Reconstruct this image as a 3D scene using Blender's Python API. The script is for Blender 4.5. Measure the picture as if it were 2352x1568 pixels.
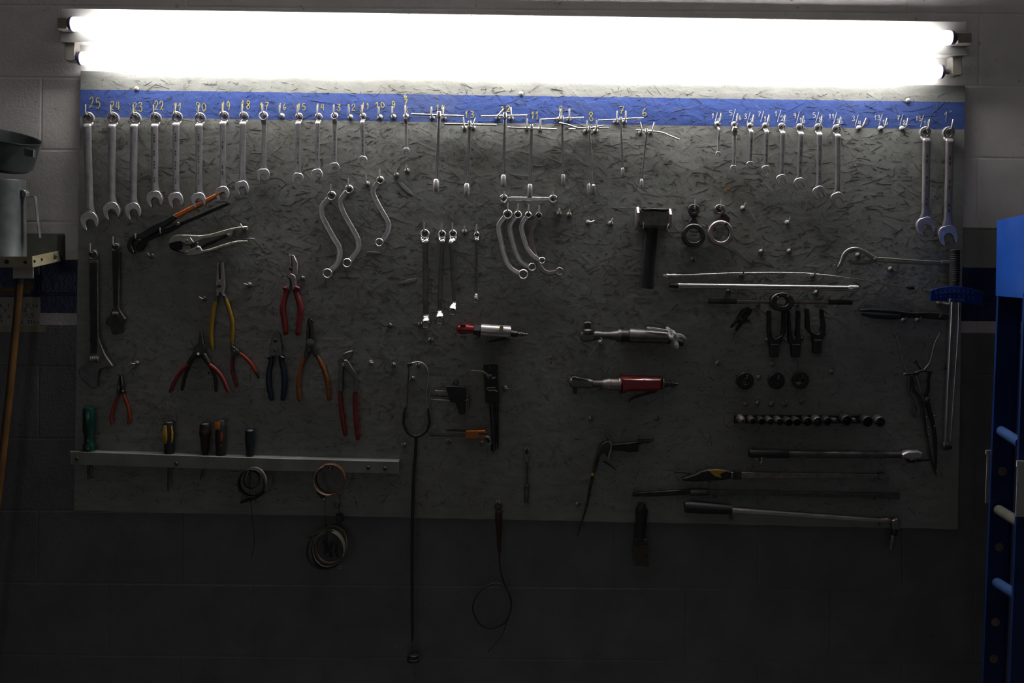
import bpy, bmesh, math, random
from mathutils import Vector, Matrix

for _o in list(bpy.data.objects):
    bpy.data.objects.remove(_o, do_unlink=True)
scene = bpy.context.scene
COL = scene.collection
R = random.Random(11)

# ------------------------------------------------------------------ scale
S = 0.0012          # metres for one board unit (the board is 2.44 m wide)
DIST = 2.8          # camera to the front of the board
CX, CY = 1176.0, 560.0   # optical axis
ROLL = math.radians(0.5)
CR, SR = math.cos(ROLL), math.sin(ROLL)

# ------------------------------------------------------------------ camera
cam_d = bpy.data.cameras.new('camera')
cam_d.sensor_width = 36.0
cam_d.sensor_fit = 'HORIZONTAL'
cam_d.lens = 36.0 * (DIST / S) / 2352.0
cam_d.shift_y = (CY - 784.0) / 2352.0
cam_d.clip_start = 0.05
cam = bpy.data.objects.new('camera', cam_d)
cam.matrix_world = Matrix(((CR, -SR, 0, 0), (0, 0, -1, -DIST), (SR, CR, 0, 0), (0, 0, 0, 1)))
COL.objects.link(cam)
scene.camera = cam

# ------------------------------------------------------------------ world, exposure, lights
world = bpy.data.worlds.new('world')
scene.world = world
world.use_nodes = True
world.node_tree.nodes['Background'].inputs[0].default_value = (0.6, 0.7, 0.9, 1)
world.node_tree.nodes['Background'].inputs[1].default_value = 0.01
vs = scene.view_settings
vs.view_transform = 'Standard'
vs.look = 'None'
vs.gamma = 1.0
vs.exposure = 0.0
vs.use_curve_mapping = False
TUBE_STRENGTH = 38.0
cy = scene.cycles
cy.max_bounces = 3
cy.diffuse_bounces = 2
cy.glossy_bounces = 2
cy.transmission_bounces = 3
cy.transparent_max_bounces = 6
cy.use_light_tree = False
cy.use_adaptive_sampling = True
cy.adaptive_threshold = 0.04
cy.caustics_reflective = False
cy.caustics_refractive = False


def area_light(name, loc, rot, sx, sy, watts, col):
    l = bpy.data.lights.new(name, 'AREA')
    l.shape = 'RECTANGLE'
    l.size, l.size_y = sx, sy
    l.energy = watts
    l.color = col
    o = bpy.data.objects.new(name, l)
    o.location = loc
    o.rotation_euler = rot
    COL.objects.link(o)
    return o


# dim daylight from two openings in the workshop wall behind the photographer
area_light('window_daylight', (-2.6, -6.4, -0.45), (math.radians(90), 0, 0), 1.0, 0.7, 3.8, (0.95, 0.95, 1.0))
area_light('door_daylight', (0.55, -6.4, -0.3), (math.radians(90), 0, 0), 1.3, 0.7, 3.8, (0.95, 0.95, 1.0))

# ------------------------------------------------------------------ materials


def nd(nt, t, **kw):
    n = nt.nodes.new(t)
    for k, v in kw.items():
        setattr(n, k, v)
    return n


def mat(name, col, rough=0.5, metal=0.0, var=0.12, scale=40.0, bump=0.0, bscale=None, spec=0.5, coat=0.0, trans=0.0, alpha=1.0, dirt=None, dirt_amt=0.0):
    m = bpy.data.materials.new(name)
    m.use_nodes = True
    nt = m.node_tree
    b = nt.nodes['Principled BSDF']
    tc = nd(nt, 'ShaderNodeTexCoord')
    nz = nd(nt, 'ShaderNodeTexNoise')
    nz.inputs['Scale'].default_value = scale
    nz.inputs['Detail'].default_value = 2
    nt.links.new(tc.outputs['Object'], nz.inputs['Vector'])
    ramp = nd(nt, 'ShaderNodeValToRGB')
    c = Vector(col)
    lo, hi = c * (1 - var), c * (1 + var)
    ramp.color_ramp.elements[0].position = 0.3
    ramp.color_ramp.elements[1].position = 0.7
    ramp.color_ramp.elements[0].color = (*[max(0, v) for v in lo], 1)
    ramp.color_ramp.elements[1].color = (*[min(1, v) for v in hi], 1)
    nt.links.new(nz.outputs['Fac'], ramp.inputs['Fac'])
    out = ramp.outputs['Color']
    if dirt is not None:
        n2 = nd(nt, 'ShaderNodeTexNoise')
        n2.inputs['Scale'].default_value = scale * 0.35
        n2.inputs['Detail'].default_value = 3
        n2.inputs['Roughness'].default_value = 0.7
        nt.links.new(tc.outputs['Object'], n2.inputs['Vector'])
        r2 = nd(nt, 'ShaderNodeValToRGB')
        r2.color_ramp.elements[0].position = 0.5
        r2.color_ramp.elements[1].position = 0.68
        r2.color_ramp.elements[1].color = (dirt_amt, dirt_amt, dirt_amt, 1)
        nt.links.new(n2.outputs['Fac'], r2.inputs['Fac'])
        mx = nd(nt, 'ShaderNodeMix', data_type='RGBA')
        nt.links.new(r2.outputs['Color'], mx.inputs[0])
        nt.links.new(out, mx.inputs[6])
        mx.inputs[7].default_value = (*dirt, 1)
        out = mx.outputs[2]
    nt.links.new(out, b.inputs['Base Color'])
    b.inputs['Roughness'].default_value = rough
    b.inputs['Metallic'].default_value = metal
    b.inputs['Specular IOR Level'].default_value = spec
    b.inputs['Coat Weight'].default_value = coat
    b.inputs['Transmission Weight'].default_value = trans
    b.inputs['Alpha'].default_value = alpha
    if bump > 0:
        n3 = nd(nt, 'ShaderNodeTexNoise')
        n3.inputs['Scale'].default_value = bscale or scale * 4
        n3.inputs['Detail'].default_value = 4
        nt.links.new(tc.outputs['Object'], n3.inputs['Vector'])
        bp = nd(nt, 'ShaderNodeBump')
        bp.inputs['Strength'].default_value = bump
        bp.inputs['Distance'].default_value = 0.001
        nt.links.new(n3.outputs['Fac'], bp.inputs['Height'])
        nt.links.new(bp.outputs['Normal'], b.inputs['Normal'])
    return m


def emitter(name, col, strength, half):
    """fluorescent tube: full glow along its length, dimmer near the worn cathodes at both ends"""
    m = bpy.data.materials.new(name)
    m.use_nodes = True
    nt = m.node_tree
    nt.nodes.clear()
    e = nd(nt, 'ShaderNodeEmission')
    e.inputs[0].default_value = (*col, 1)
    sep = nd(nt, 'ShaderNodeSeparateXYZ')
    nt.links.new(nd(nt, 'ShaderNodeTexCoord').outputs['Object'], sep.inputs[0])
    ab = nd(nt, 'ShaderNodeMath', operation='ABSOLUTE')
    nt.links.new(sep.outputs['X'], ab.inputs[0])
    mr = nd(nt, 'ShaderNodeMapRange', interpolation_type='SMOOTHSTEP')
    mr.inputs[1].default_value, mr.inputs[2].default_value = half - 0.17, half
    mr.inputs[3].default_value, mr.inputs[4].default_value = strength, strength * 0.12
    nt.links.new(ab.outputs[0], mr.inputs[0])
    nt.links.new(mr.outputs[0], e.inputs[1])
    o = nd(nt, 'ShaderNodeOutputMaterial')
    nt.links.new(e.outputs[0], o.inputs[0])
    return m


M = {
    'chrome': mat('satin_chrome', (0.5, 0.47, 0.485), 0.3, 0.7, 0.14, 60, dirt=(0.32, 0.27, 0.26), dirt_amt=0.45),
    'bright': mat('polished_chrome', (0.62, 0.6, 0.6), 0.2, 0.93, 0.08, 60),
    'worn': mat('worn_steel', (0.27, 0.24, 0.235), 0.42, 0.75, 0.25, 50, dirt=(0.2, 0.14, 0.11), dirt_amt=0.5),
    'pale': mat('pale_zinc_steel', (0.27, 0.265, 0.23), 0.4, 0.6, 0.15, 50, dirt=(0.3, 0.28, 0.2), dirt_amt=0.4),
    'dark': mat('dark_oxide_steel', (0.05, 0.047, 0.046), 0.42, 0.6, 0.3, 50),
    'darker': mat('black_oxide_steel', (0.02, 0.0195, 0.02), 0.5, 0.3, 0.3, 50),
    'mid': mat('grey_tool_steel', (0.13, 0.124, 0.12), 0.4, 0.7, 0.25, 50),
    'zinc': mat('zinc_hook_steel', (0.56, 0.54, 0.5), 0.35, 0.75, 0.15, 90),
    'collar': mat('painted_hook_collar', (0.32, 0.31, 0.28), 0.4, 0.1, 0.25, 150, dirt=(0.16, 0.13, 0.09), dirt_amt=0.6),
    'shadezinc': mat('shaded_hook_steel', (0.2, 0.19, 0.17), 0.4, 0.6, 0.3, 90),  # darker copy of the hook steel for the dimly lit lower rows
    'shadecollar': mat('shaded_hook_collar', (0.26, 0.25, 0.22), 0.38, 0.3, 0.3, 150, dirt=(0.1, 0.08, 0.05), dirt_amt=0.7),
    'rubber': mat('black_rubber', (0.014, 0.014, 0.015), 0.55, 0, 0.25, 60),
    'red': mat('red_vinyl_grip', (0.17, 0.014, 0.014), 0.42, 0, 0.25, 40),
    'redpaint': mat('red_enamel', (0.25, 0.01, 0.012), 0.25, 0, 0.12, 40, coat=0.3),
    'orangered': mat('orange_red_vinyl', (0.3, 0.035, 0.01), 0.4, 0, 0.2, 40),
    'orange': mat('orange_plastic', (0.42, 0.105, 0.014), 0.42, 0, 0.2, 50, dirt=(0.2, 0.08, 0.03), dirt_amt=0.5),
    'amber': mat('amber_vinyl_grip', (0.2, 0.06, 0.012), 0.4, 0, 0.25, 40),
    'yellow': mat('yellow_vinyl_grip', (0.26, 0.15, 0.012), 0.38, 0, 0.18, 40, dirt=(0.25, 0.15, 0.03), dirt_amt=0.5),
    'yellowp': mat('yellow_plastic', (0.42, 0.25, 0.02), 0.4, 0, 0.15, 60),
    'navygrip': mat('navy_vinyl_grip', (0.008, 0.014, 0.032), 0.38, 0, 0.2, 40),
    'teal': mat('dark_teal_grip', (0.008, 0.016, 0.022), 0.4, 0, 0.2, 40),
    'green': mat('green_plastic', (0.003, 0.036, 0.027), 0.25, 0, 0.2, 50, coat=0.3),
    'darkred': mat('dark_red_plastic', (0.035, 0.009, 0.009), 0.4, 0, 0.25, 50),
    'bluedial': mat('blue_dial_enamel', (0.01, 0.03, 0.19), 0.22, 0.1, 0.15, 60, coat=0.5),
    'dialmark': mat('dial_print', (0.1, 0.13, 0.24), 0.5, 0, 0.1, 80),
    'yellowpaint': mat('yellow_brush_paint', (0.42, 0.35, 0.085), 0.5, 0, 0.22, 160, dirt=(0.12, 0.16, 0.3), dirt_amt=0.55),
    'whitepaint': mat('white_brush_paint', (0.5, 0.51, 0.5), 0.5, 0, 0.15, 160, dirt=(0.2, 0.24, 0.45), dirt_amt=0.5),
    'blueink': mat('blue_marker_ink', (0.02, 0.03, 0.13), 0.6, 0, 0.2, 90),
    'paper': mat('aged_paper', (0.4, 0.375, 0.32), 0.8, 0, 0.08, 30),
    'tape': mat('clear_yellowed_tape', (0.3, 0.28, 0.2), 0.3, 0, 0.1, 30),
    'card': mat('brown_card', (0.22, 0.13, 0.07), 0.8, 0, 0.15, 30),
    'wood': mat('varnished_pole_wood', (0.11, 0.052, 0.014), 0.4, 0, 0.3, 14),
    'galv': mat('galvanised_sheet', (0.2, 0.215, 0.225), 0.42, 0.75, 0.22, 26),
    'tin': mat('dull_tinplate', (0.1, 0.11, 0.115), 0.36, 0.8, 0.3, 18),
    'cream': mat('cream_enamel_sheet', (0.24, 0.22, 0.14), 0.4, 0, 0.12, 40, dirt=(0.25, 0.17, 0.08), dirt_amt=0.6),
    'hole': mat('dark_hole', (0.02, 0.02, 0.02), 0.8, 0, 0.1, 40),
    'blueframe': mat('blue_ladder_enamel', (0.008, 0.05, 0.27), 0.35, 0, 0.16, 12, dirt=(0.04, 0.11, 0.36), dirt_amt=0.3),
    'bluerail': mat('shaded_blue_enamel', (0.004, 0.022, 0.12), 0.4, 0, 0.2, 12),  # ladder blue again, darker: the shade on the rails put into colour
    'bluerung': mat('scuffed_blue_rung', (0.03, 0.07, 0.2), 0.45, 0, 0.2, 30),
    'creamrung': mat('bare_alloy_rung', (0.14, 0.135, 0.115), 0.45, 0.2, 0.2, 30),
    'whitesheet': mat('white_sheet_metal', (0.4, 0.4, 0.385), 0.45, 0, 0.1, 20, dirt=(0.3, 0.27, 0.2), dirt_amt=0.4),
    'fixture': mat('white_fixture_enamel', (0.4, 0.392, 0.38), 0.4, 0, 0.04, 20),
    'holder': mat('lamp_holder_plastic', (0.26, 0.235, 0.21), 0.45, 0, 0.1, 60),
    'endcap': mat('tube_end_cap_aluminium', (0.16, 0.13, 0.24), 0.35, 0.6, 0.15, 60),
    'railgrey': mat('grey_painted_rail', (0.2, 0.205, 0.2), 0.5, 0, 0.18, 18, dirt=(0.14, 0.13, 0.1), dirt_amt=0.5),
    'bristle': mat('dark_bristle', (0.045, 0.037, 0.024), 0.7, 0, 0.4, 120),
    'brown': mat('brown_band', (0.11, 0.045, 0.022), 0.5, 0.2, 0.3, 40),
    'tan': mat('tan_band', (0.2, 0.165, 0.115), 0.5, 0.2, 0.25, 40),
    'barewood': mat('bare_chip_wood', (0.3, 0.17, 0.06), 0.7, 0, 0.25, 80),
    'mortar': mat('painted_mortar', (0.3, 0.28, 0.28), 0.7, 0, 0.2, 30),
    'concrete': mat('concrete_floor', (0.12, 0.118, 0.115), 0.6, 0, 0.3, 3, bump=0.3),
    'ceilpaint': mat('white_ceiling_paint', (0.55, 0.54, 0.52), 0.8, 0, 0.05, 3),
    'plaster': mat('grey_plaster', (0.15, 0.148, 0.148), 0.8, 0, 0.2, 3),
}
M['tube'] = emitter('fluorescent_tube_glow', (1.0, 0.985, 0.95), TUBE_STRENGTH, 1.19)

# translucent plastic bag
_m = bpy.data.materials.new('crumpled_clear_plastic')
_m.use_nodes = True
_nt = _m.node_tree
_nt.nodes.clear()
_o = nd(_nt, 'ShaderNodeOutputMaterial')
_mix = nd(_nt, 'ShaderNodeMixShader')
_mix.inputs[0].default_value = 0.5
_t = nd(_nt, 'ShaderNodeBsdfTransparent')
_p = nd(_nt, 'ShaderNodeBsdfPrincipled')
_p.inputs['Base Color'].default_value = (0.6, 0.6, 0.56, 1)
_p.inputs['Roughness'].default_value = 0.2
_nt.links.new(_t.outputs[0], _mix.inputs[1])
_nt.links.new(_p.outputs[0], _mix.inputs[2])
_nt.links.new(_mix.outputs[0], _o.inputs[0])
M['plastic'] = _m


def mathn(nt, op, a, b=None, clamp=False):
    n = nd(nt, 'ShaderNodeMath', operation=op)
    n.use_clamp = clamp
    for i, v in enumerate((a, b)):
        if v is None:
            continue
        if isinstance(v, (int, float)):
            n.inputs[i].default_value = v
        else:
            nt.links.new(v, n.inputs[i])
    return n.outputs[0]


def mixc(nt, f, a, b):
    n = nd(nt, 'ShaderNodeMix', data_type='RGBA')
    nt.links.new(f, n.inputs[0])
    for i, v in ((6, a), (7, b)):
        if isinstance(v, tuple):
            n.inputs[i].default_value = (*v, 1)
        else:
            nt.links.new(v, n.inputs[i])
    return n.outputs[2]


def noise(nt, vec, scale, detail=4, rough=0.5, dist=0.0):
    n = nd(nt, 'ShaderNodeTexNoise')
    n.inputs['Scale'].default_value = scale
    n.inputs['Detail'].default_value = detail
    n.inputs['Roughness'].default_value = rough
    n.inputs['Distortion'].default_value = dist
    nt.links.new(vec, n.inputs['Vector'])
    return n.outputs['Fac']


def ramp01(nt, f, a, b):
    n = nd(nt, 'ShaderNodeMapRange')
    n.inputs[1].default_value, n.inputs[2].default_value = a, b
    nt.links.new(f, n.inputs[0])
    return n.outputs[0]


def board_material(top_z):
    m = bpy.data.materials.new('painted_strand_board')
    m.use_nodes = True
    nt = m.node_tree
    b = nt.nodes['Principled BSDF']
    tc = nd(nt, 'ShaderNodeTexCoord').outputs['Object']
    sep = nd(nt, 'ShaderNodeSeparateXYZ')
    nt.links.new(tc, sep.inputs[0])
    wob = mathn(nt, 'MULTIPLY', mathn(nt, 'SUBTRACT', noise(nt, tc, 90, 3), 0.5), 0.004)
    z = mathn(nt, 'ADD', sep.outputs['Z'], wob)
    z = mathn(nt, 'ADD', z, mathn(nt, 'MULTIPLY', sep.outputs['X'], -0.0026))
    f_blue = mathn(nt, 'GREATER_THAN', z, top_z - 103 * S)
    f_white = mathn(nt, 'GREATER_THAN', z, top_z - 40 * S)
    # long strand streaks of slightly different tone
    mp = nd(nt, 'ShaderNodeMapping')
    mp.inputs['Scale'].default_value = (14, 1, 60)
    mp.inputs['Rotation'].default_value = (0, 0.5, 0)
    nt.links.new(tc, mp.inputs['Vector'])
    streak = noise(nt, mp.outputs[0], 1.0, 2, 0.6)
    blot = noise(nt, tc, 5.5, 3, 0.65)
    grey = mixc(nt, ramp01(nt, streak, 0.3, 0.7), (0.205, 0.205, 0.195), (0.265, 0.268, 0.255))
    grey = mixc(nt, mathn(nt, 'MULTIPLY', ramp01(nt, blot, 0.48, 0.72), 0.55), grey, (0.15, 0.142, 0.125))
    blue = mixc(nt, ramp01(nt, streak, 0.3, 0.7), (0.038, 0.066, 0.235), (0.056, 0.096, 0.3))
    white = mixc(nt, ramp01(nt, streak, 0.3, 0.7), (0.2, 0.2, 0.187), (0.26, 0.26, 0.243))
    c = mixc(nt, f_blue, grey, blue)
    c = mixc(nt, f_white, c, white)
    # greasy finger dirt: small dark flecks and stains with their own shape
    fl = noise(nt, tc, 55, 3, 0.75)
    c = mixc(nt, mathn(nt, 'MULTIPLY', ramp01(nt, fl, 0.6, 0.72), 0.45), c, (0.06, 0.052, 0.04))
    st = noise(nt, tc, 2.6, 2, 0.6, 0.6)
    c = mixc(nt, mathn(nt, 'MULTIPLY', ramp01(nt, st, 0.56, 0.75), 0.3), c, (0.11, 0.105, 0.07))
    nt.links.new(c, b.inputs['Base Color'])
    rg = mixc(nt, ramp01(nt, noise(nt, tc, 3.2, 2, 0.6), 0.4, 0.65), (0.38, 0.38, 0.38), (0.56, 0.56, 0.56))
    nt.links.new(rg, b.inputs['Roughness'])
    b.inputs['Specular IOR Level'].default_value = 0.4
    # strand edges: stretched cells of random height laid over each other at several angles
    hs = None
    for rot, sx, sz in ((0.2, 15, 75), (-0.75, 17, 85)):
        mp2 = nd(nt, 'ShaderNodeMapping')
        mp2.inputs['Rotation'].default_value = (0, rot, 0)
        nt.links.new(tc, mp2.inputs['Vector'])
        mp3 = nd(nt, 'ShaderNodeMapping')
        mp3.inputs['Scale'].default_value = (sx, 0, sz)
        nt.links.new(mp2.outputs[0], mp3.inputs['Vector'])
        vo = nd(nt, 'ShaderNodeTexVoronoi')
        vo.voronoi_dimensions = '3D'
        vo.inputs['Scale'].default_value = 1.0
        nt.links.new(mp3.outputs[0], vo.inputs['Vector'])
        sc_ = nd(nt, 'ShaderNodeSeparateColor')
        nt.links.new(vo.outputs['Color'], sc_.inputs[0])
        hgt = mathn(nt, 'SUBTRACT', sc_.outputs[0], mathn(nt, 'MULTIPLY', vo.outputs['Distance'], 0.25))
        hs = hgt if hs is None else mathn(nt, 'MAXIMUM', hs, hgt)
    hs = mathn(nt, 'ADD', hs, mathn(nt, 'MULTIPLY', noise(nt, tc, 230, 1, 0.6), 0.3))
    bp = nd(nt, 'ShaderNodeBump')
    bp.inputs['Strength'].default_value = 0.75
    bp.inputs['Distance'].default_value = 0.0009
    nt.links.new(hs, bp.inputs['Height'])
    nt.links.new(bp.outputs['Normal'], b.inputs['Normal'])
    return m


def wall_material():
    m = bpy.data.materials.new('painted_block_wall')
    m.use_nodes = True
    nt = m.node_tree
    b = nt.nodes['Principled BSDF']
    g = nd(nt, 'ShaderNodeNewGeometry').outputs['Position']
    sep = nd(nt, 'ShaderNodeSeparateXYZ')
    nt.links.new(g, sep.inputs[0])
    wob = mathn(nt, 'MULTIPLY', mathn(nt, 'SUBTRACT', noise(nt, g, 60, 2), 0.5), 0.003)
    z = mathn(nt, 'ADD', sep.outputs['Z'], wob)

    def zz(y):
        return (CY - y) * S * 1.0064
    f_up = mathn(nt, 'GREATER_THAN', z, zz(605))
    f_navy = mathn(nt, 'GREATER_THAN', z, zz(728))
    f_str = mathn(nt, 'GREATER_THAN', z, zz(755))
    mott = ramp01(nt, noise(nt, g, 7, 3, 0.65), 0.3, 0.7)
    low = mixc(nt, mott, (0.11, 0.105, 0.105), (0.155, 0.148, 0.148))
    white = mixc(nt, mott, (0.63, 0.595, 0.59), (0.76, 0.72, 0.715))
    navy = mixc(nt, mott, (0.012, 0.02, 0.06), (0.02, 0.032, 0.1))
    stripe = mixc(nt, mott, (0.44, 0.4, 0.4), (0.56, 0.52, 0.52))
    patch = mathn(nt, 'MULTIPLY', mathn(nt, 'LESS_THAN', z, zz(513)), mathn(nt, 'GREATER_THAN', sep.outputs['X'], 0.6))
    white = mixc(nt, mathn(nt, 'MULTIPLY', patch, 1.0), white, (0.24, 0.235, 0.225))
    c = mixc(nt, f_str, low, stripe)
    c = mixc(nt, f_navy, c, navy)
    c = mixc(nt, f_up, c, white)
    sp = noise(nt, g, 38, 3, 0.8)
    c = mixc(nt, mathn(nt, 'MULTIPLY', ramp01(nt, sp, 0.66, 0.74), 0.6), c, (0.07, 0.055, 0.05))
    nt.links.new(c, b.inputs['Base Color'])
    rgh = mixc(nt, f_up, (0.3, 0.3, 0.3), (0.6, 0.6, 0.6))
    nt.links.new(rgh, b.inputs['Roughness'])
    bp = nd(nt, 'ShaderNodeBump')
    bp.inputs['Strength'].default_value = 0.5
    bp.inputs['Distance'].default_value = 0.0015
    hgt = mathn(nt, 'ADD', noise(nt, g, 130, 2, 0.7), mathn(nt, 'MULTIPLY', noise(nt, g, 24, 2, 0.6), 1.2))
    nt.links.new(hgt, bp.inputs['Height'])
    nt.links.new(bp.outputs['Normal'], b.inputs['Normal'])
    return m


# ------------------------------------------------------------------ geometry kit
# board units: x to the right, y down, d out from the board towards the room


def kd(d):
    return 1.0 - d * S / DIST


def W(x, y, d=0.0):
    k = kd(d) * S
    u, v = (x - CX) * k, (CY - y) * k
    return Vector((u * CR - v * SR, -d * S, u * SR + v * CR))


def cr(pts, n=6):
    """smooth curve through the points"""
    P = [Vector(p) if len(p) == 3 else Vector((p[0], p[1], 0)) for p in pts]
    if len(P) < 3:
        return P
    out = []
    for i in range(len(P) - 1):
        p0 = P[i - 1] if i > 0 else P[i] * 2 - P[i + 1]
        p1, p2 = P[i], P[i + 1]
        p3 = P[i + 2] if i + 2 < len(P) else P[i + 1] * 2 - P[i]
        for j in range(n):
            t = j / n
            out.append(0.5 * ((2 * p1) + (p2 - p0) * t + (2 * p0 - 5 * p1 + 4 * p2 - p3) * t * t + (3 * p1 - p0 - 3 * p2 + p3) * t ** 3))
    out.append(P[-1])
    return out


def lerpl(vals, n):
    """spread a list of values over n samples"""
    out = []
    for i in range(n):
        t = i / (n - 1) * (len(vals) - 1) if n > 1 else 0
        a = min(int(t), len(vals) - 2) if len(vals) > 1 else 0
        f = t - a
        if len(vals) == 1:
            out.append(vals[0])
        elif isinstance(vals[a], tuple):
            out.append(tuple(vals[a][q] * (1 - f) + vals[a + 1][q] * f for q in range(2)))
        else:
            out.append(vals[a] * (1 - f) + vals[a + 1] * f)
    return out


class G:
    def __init__(self):
        self.v, self.f = [], []

    def add(self, v, f):
        o = len(self.v)
        self.v += [tuple(p) for p in v]
        self.f += [tuple(i + o for i in q) for q in f]
        return self

    def prism(self, poly, d0, d1, ch=0.0):
        n = len(poly)
        P = [Vector((p[0], p[1])) for p in poly]
        area = sum(P[i].x * P[(i + 1) % n].y - P[(i + 1) % n].x * P[i].y for i in range(n))
        sg = 1 if area > 0 else -1
        ins = []
        for i in range(n):
            e1 = (P[i] - P[i - 1])
            e2 = (P[(i + 1) % n] - P[i])
            e1 = e1.normalized() if e1.length > 1e-6 else Vector((1, 0))
            e2 = e2.normalized() if e2.length > 1e-6 else Vector((1, 0))
            nn = Vector((-e1.y - e2.y, e1.x + e2.x)) * sg
            nn = nn.normalized() if nn.length > 1e-6 else Vector((0, 0))
            ins.append(P[i] + nn * ch)
        v = [(p.x, p.y, d0) for p in P]
        if ch > 0:
            v += [(p.x, p.y, d1 - ch) for p in P] + [(p.x, p.y, d1) for p in ins]
            rings = 3
        else:
            v += [(p.x, p.y, d1) for p in P]
            rings = 2
        f = [tuple(range(n - 1, -1, -1)), tuple(range((rings - 1) * n, rings * n))]
        for r in range(rings - 1):
            for i in range(n):
                j = (i + 1) % n
                f.append((r * n + i, r * n + j, (r + 1) * n + j, (r + 1) * n + i))
        return self.add(v, f)

    def ring(self, cx, cy, ro, ri, d0, d1, n=32, star=0.0, ch=0.8, ax=0.0, ay=0.0, a0=0.0, a1=360.0, ey=1.0):
        """ring in the board plane; ax / ay lean it (depth change per unit y / x)"""
        closed = abs(a1 - a0) >= 359.9
        m = n if closed else n + 1
        prof = lambda ii: [(ii, d0), (ro - ch, d0), (ro, d0 + ch), (ro, d1 - ch), (ro - ch, d1), (ii + ch * .6, d1), (ii, d1 - ch * .6)]
        v, f = [], []
        for i in range(m):
            a = math.radians(a0 + (a1 - a0) * i / n)
            ii = ri * (1 + (star if i % 2 else -star))
            for r, d in prof(ii):
                x, y = r * math.cos(a), r * math.sin(a) * ey
                v.append((cx + x, cy + y, d + ax * y + ay * x))
        q = 7
        for i in range(m if closed else m - 1):
            j = (i + 1) % m
            for t in range(q):
                u = (t + 1) % q
                f.append((i * q + t, i * q + u, j * q + u, j * q + t))
        if not closed:
            f.append(tuple(range(q)))
            f.append(tuple(range((m - 1) * q + q - 1, (m - 1) * q - 1, -1)))
        return self.add(v, f)

    def sweep(self, path, rad, n=10, sq=0.0, caps=True, ref=(0, 0, 1), closed=False):
        P = [Vector(p) if len(p) == 3 else Vector((p[0], p[1], 0)) for p in path]
        L = len(P)
        rr = rad if isinstance(rad, list) and len(rad) == L else lerpl(rad if isinstance(rad, list) else [rad], L)
        ref = Vector(ref)
        v, f = [], []
        e = 1.0 - sq * 0.72
        for i in range(L):
            a = P[(i - 1) % L] if (closed or i > 0) else P[i]
            b = P[(i + 1) % L] if (closed or i < L - 1) else P[i]
            t = (b - a)
            t = t.normalized() if t.length > 1e-9 else Vector((0, 1, 0))
            s = t.cross(ref)
            if s.length < 1e-3:
                s = t.cross(Vector((1, 0, 0)))
            s.normalize()
            u = s.cross(t)
            r = rr[i]
            ra, rb = r if isinstance(r, tuple) else (r, r)
            for j in range(n):
                th = 2 * math.pi * (j + 0.5) / n
                c, q = math.cos(th), math.sin(th)
                c = math.copysign(abs(c) ** e, c)
                q = math.copysign(abs(q) ** e, q)
                v.append(P[i] + s * (c * ra) + u * (q * rb))
        for i in range(L if closed else L - 1):
            k = (i + 1) % L
            for j in range(n):
                l = (j + 1) % n
                f.append((i * n + j, i * n + l, k * n + l, k * n + j))
        if caps and not closed:
            f.append(tuple(range(n - 1, -1, -1)))
            f.append(tuple(range((L - 1) * n, L * n)))
        return self.add(v, f)

    def lathe(self, p0, p1, prof, n=20, caps=True, ref=(0, 0, 1)):
        """profile of (0..1 along the axis, radius)"""
        a, b = Vector(p0), Vector(p1)
        ax = (b - a)
        t = ax.normalized()
        s = t.cross(Vector(ref))
        if s.length < 1e-3:
            s = t.cross(Vector((1, 0, 0)))
        s.normalize()
        u = s.cross(t)
        v, f = [], []
        for q, r in prof:
            for j in range(n):
                th = 2 * math.pi * (j + .5) / n
                v.append(a + ax * q + s * (math.cos(th) * r) + u * (math.sin(th) * r))
        L = len(prof)
        for i in range(L - 1):
            for j in range(n):
                l = (j + 1) % n
                f.append((i * n + j, i * n + l, (i + 1) * n + l, (i + 1) * n + j))
        if caps:
            f.append(tuple(range(n - 1, -1, -1)))
            f.append(tuple(range((L - 1) * n, L * n)))
        return self.add(v, f)

    def box(self, x0, x1, y0, y1, d0, d1, ch=0.6):
        return self.prism([(x0, y0), (x1, y0), (x1, y1), (x0, y1)], d0, d1, min(ch, abs(x1 - x0) * .3, abs(y1 - y0) * .3))

    def ball(self, x, y, d, r, n=12, sy=1.0, sd=1.0):
        m = n // 2
        v, f = [], []
        for i in range(1, m):
            ph = math.pi * i / m
            for j in range(n):
                th = 2 * math.pi * j / n
                v.append((x + r * math.sin(ph) * math.cos(th), y + r * sy * math.sin(ph) * math.sin(th), d + r * sd * math.cos(ph)))
        v += [(x, y, d + r * sd), (x, y, d - r * sd)]
        top, bot = len(v) - 2, len(v) - 1
        for i in range(m - 2):
            for j in range(n):
                l = (j + 1) % n
                f.append((i * n + j, i * n + l, (i + 1) * n + l, (i + 1) * n + j))
        for j in range(n):
            l = (j + 1) % n
            f.append((top, l, j))
            f.append((bot, (m - 2) * n + j, (m - 2) * n + l))
        return self.add(v, f)


def raw_mesh(name, verts, faces, material, smooth=True, angle=38):
    me = bpy.data.meshes.new(name)
    me.from_pydata([tuple(v) for v in verts], [], faces)
    bm = bmesh.new()
    bm.from_mesh(me)
    bmesh.ops.recalc_face_normals(bm, faces=bm.faces)
    bm.to_mesh(me)
    bm.free()
    if smooth:
        me.polygons.foreach_set('use_smooth', [True] * len(me.polygons))
        me.set_sharp_from_angle(angle=math.radians(angle))
    me.materials.append(M[material] if isinstance(material, str) else material)
    return me


def link(name, data, parent=None, label=None):
    o = bpy.data.objects.new(name, data)
    COL.objects.link(o)
    if parent is not None:
        o.parent = parent
    if label:
        o['label'] = label
    return o


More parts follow.
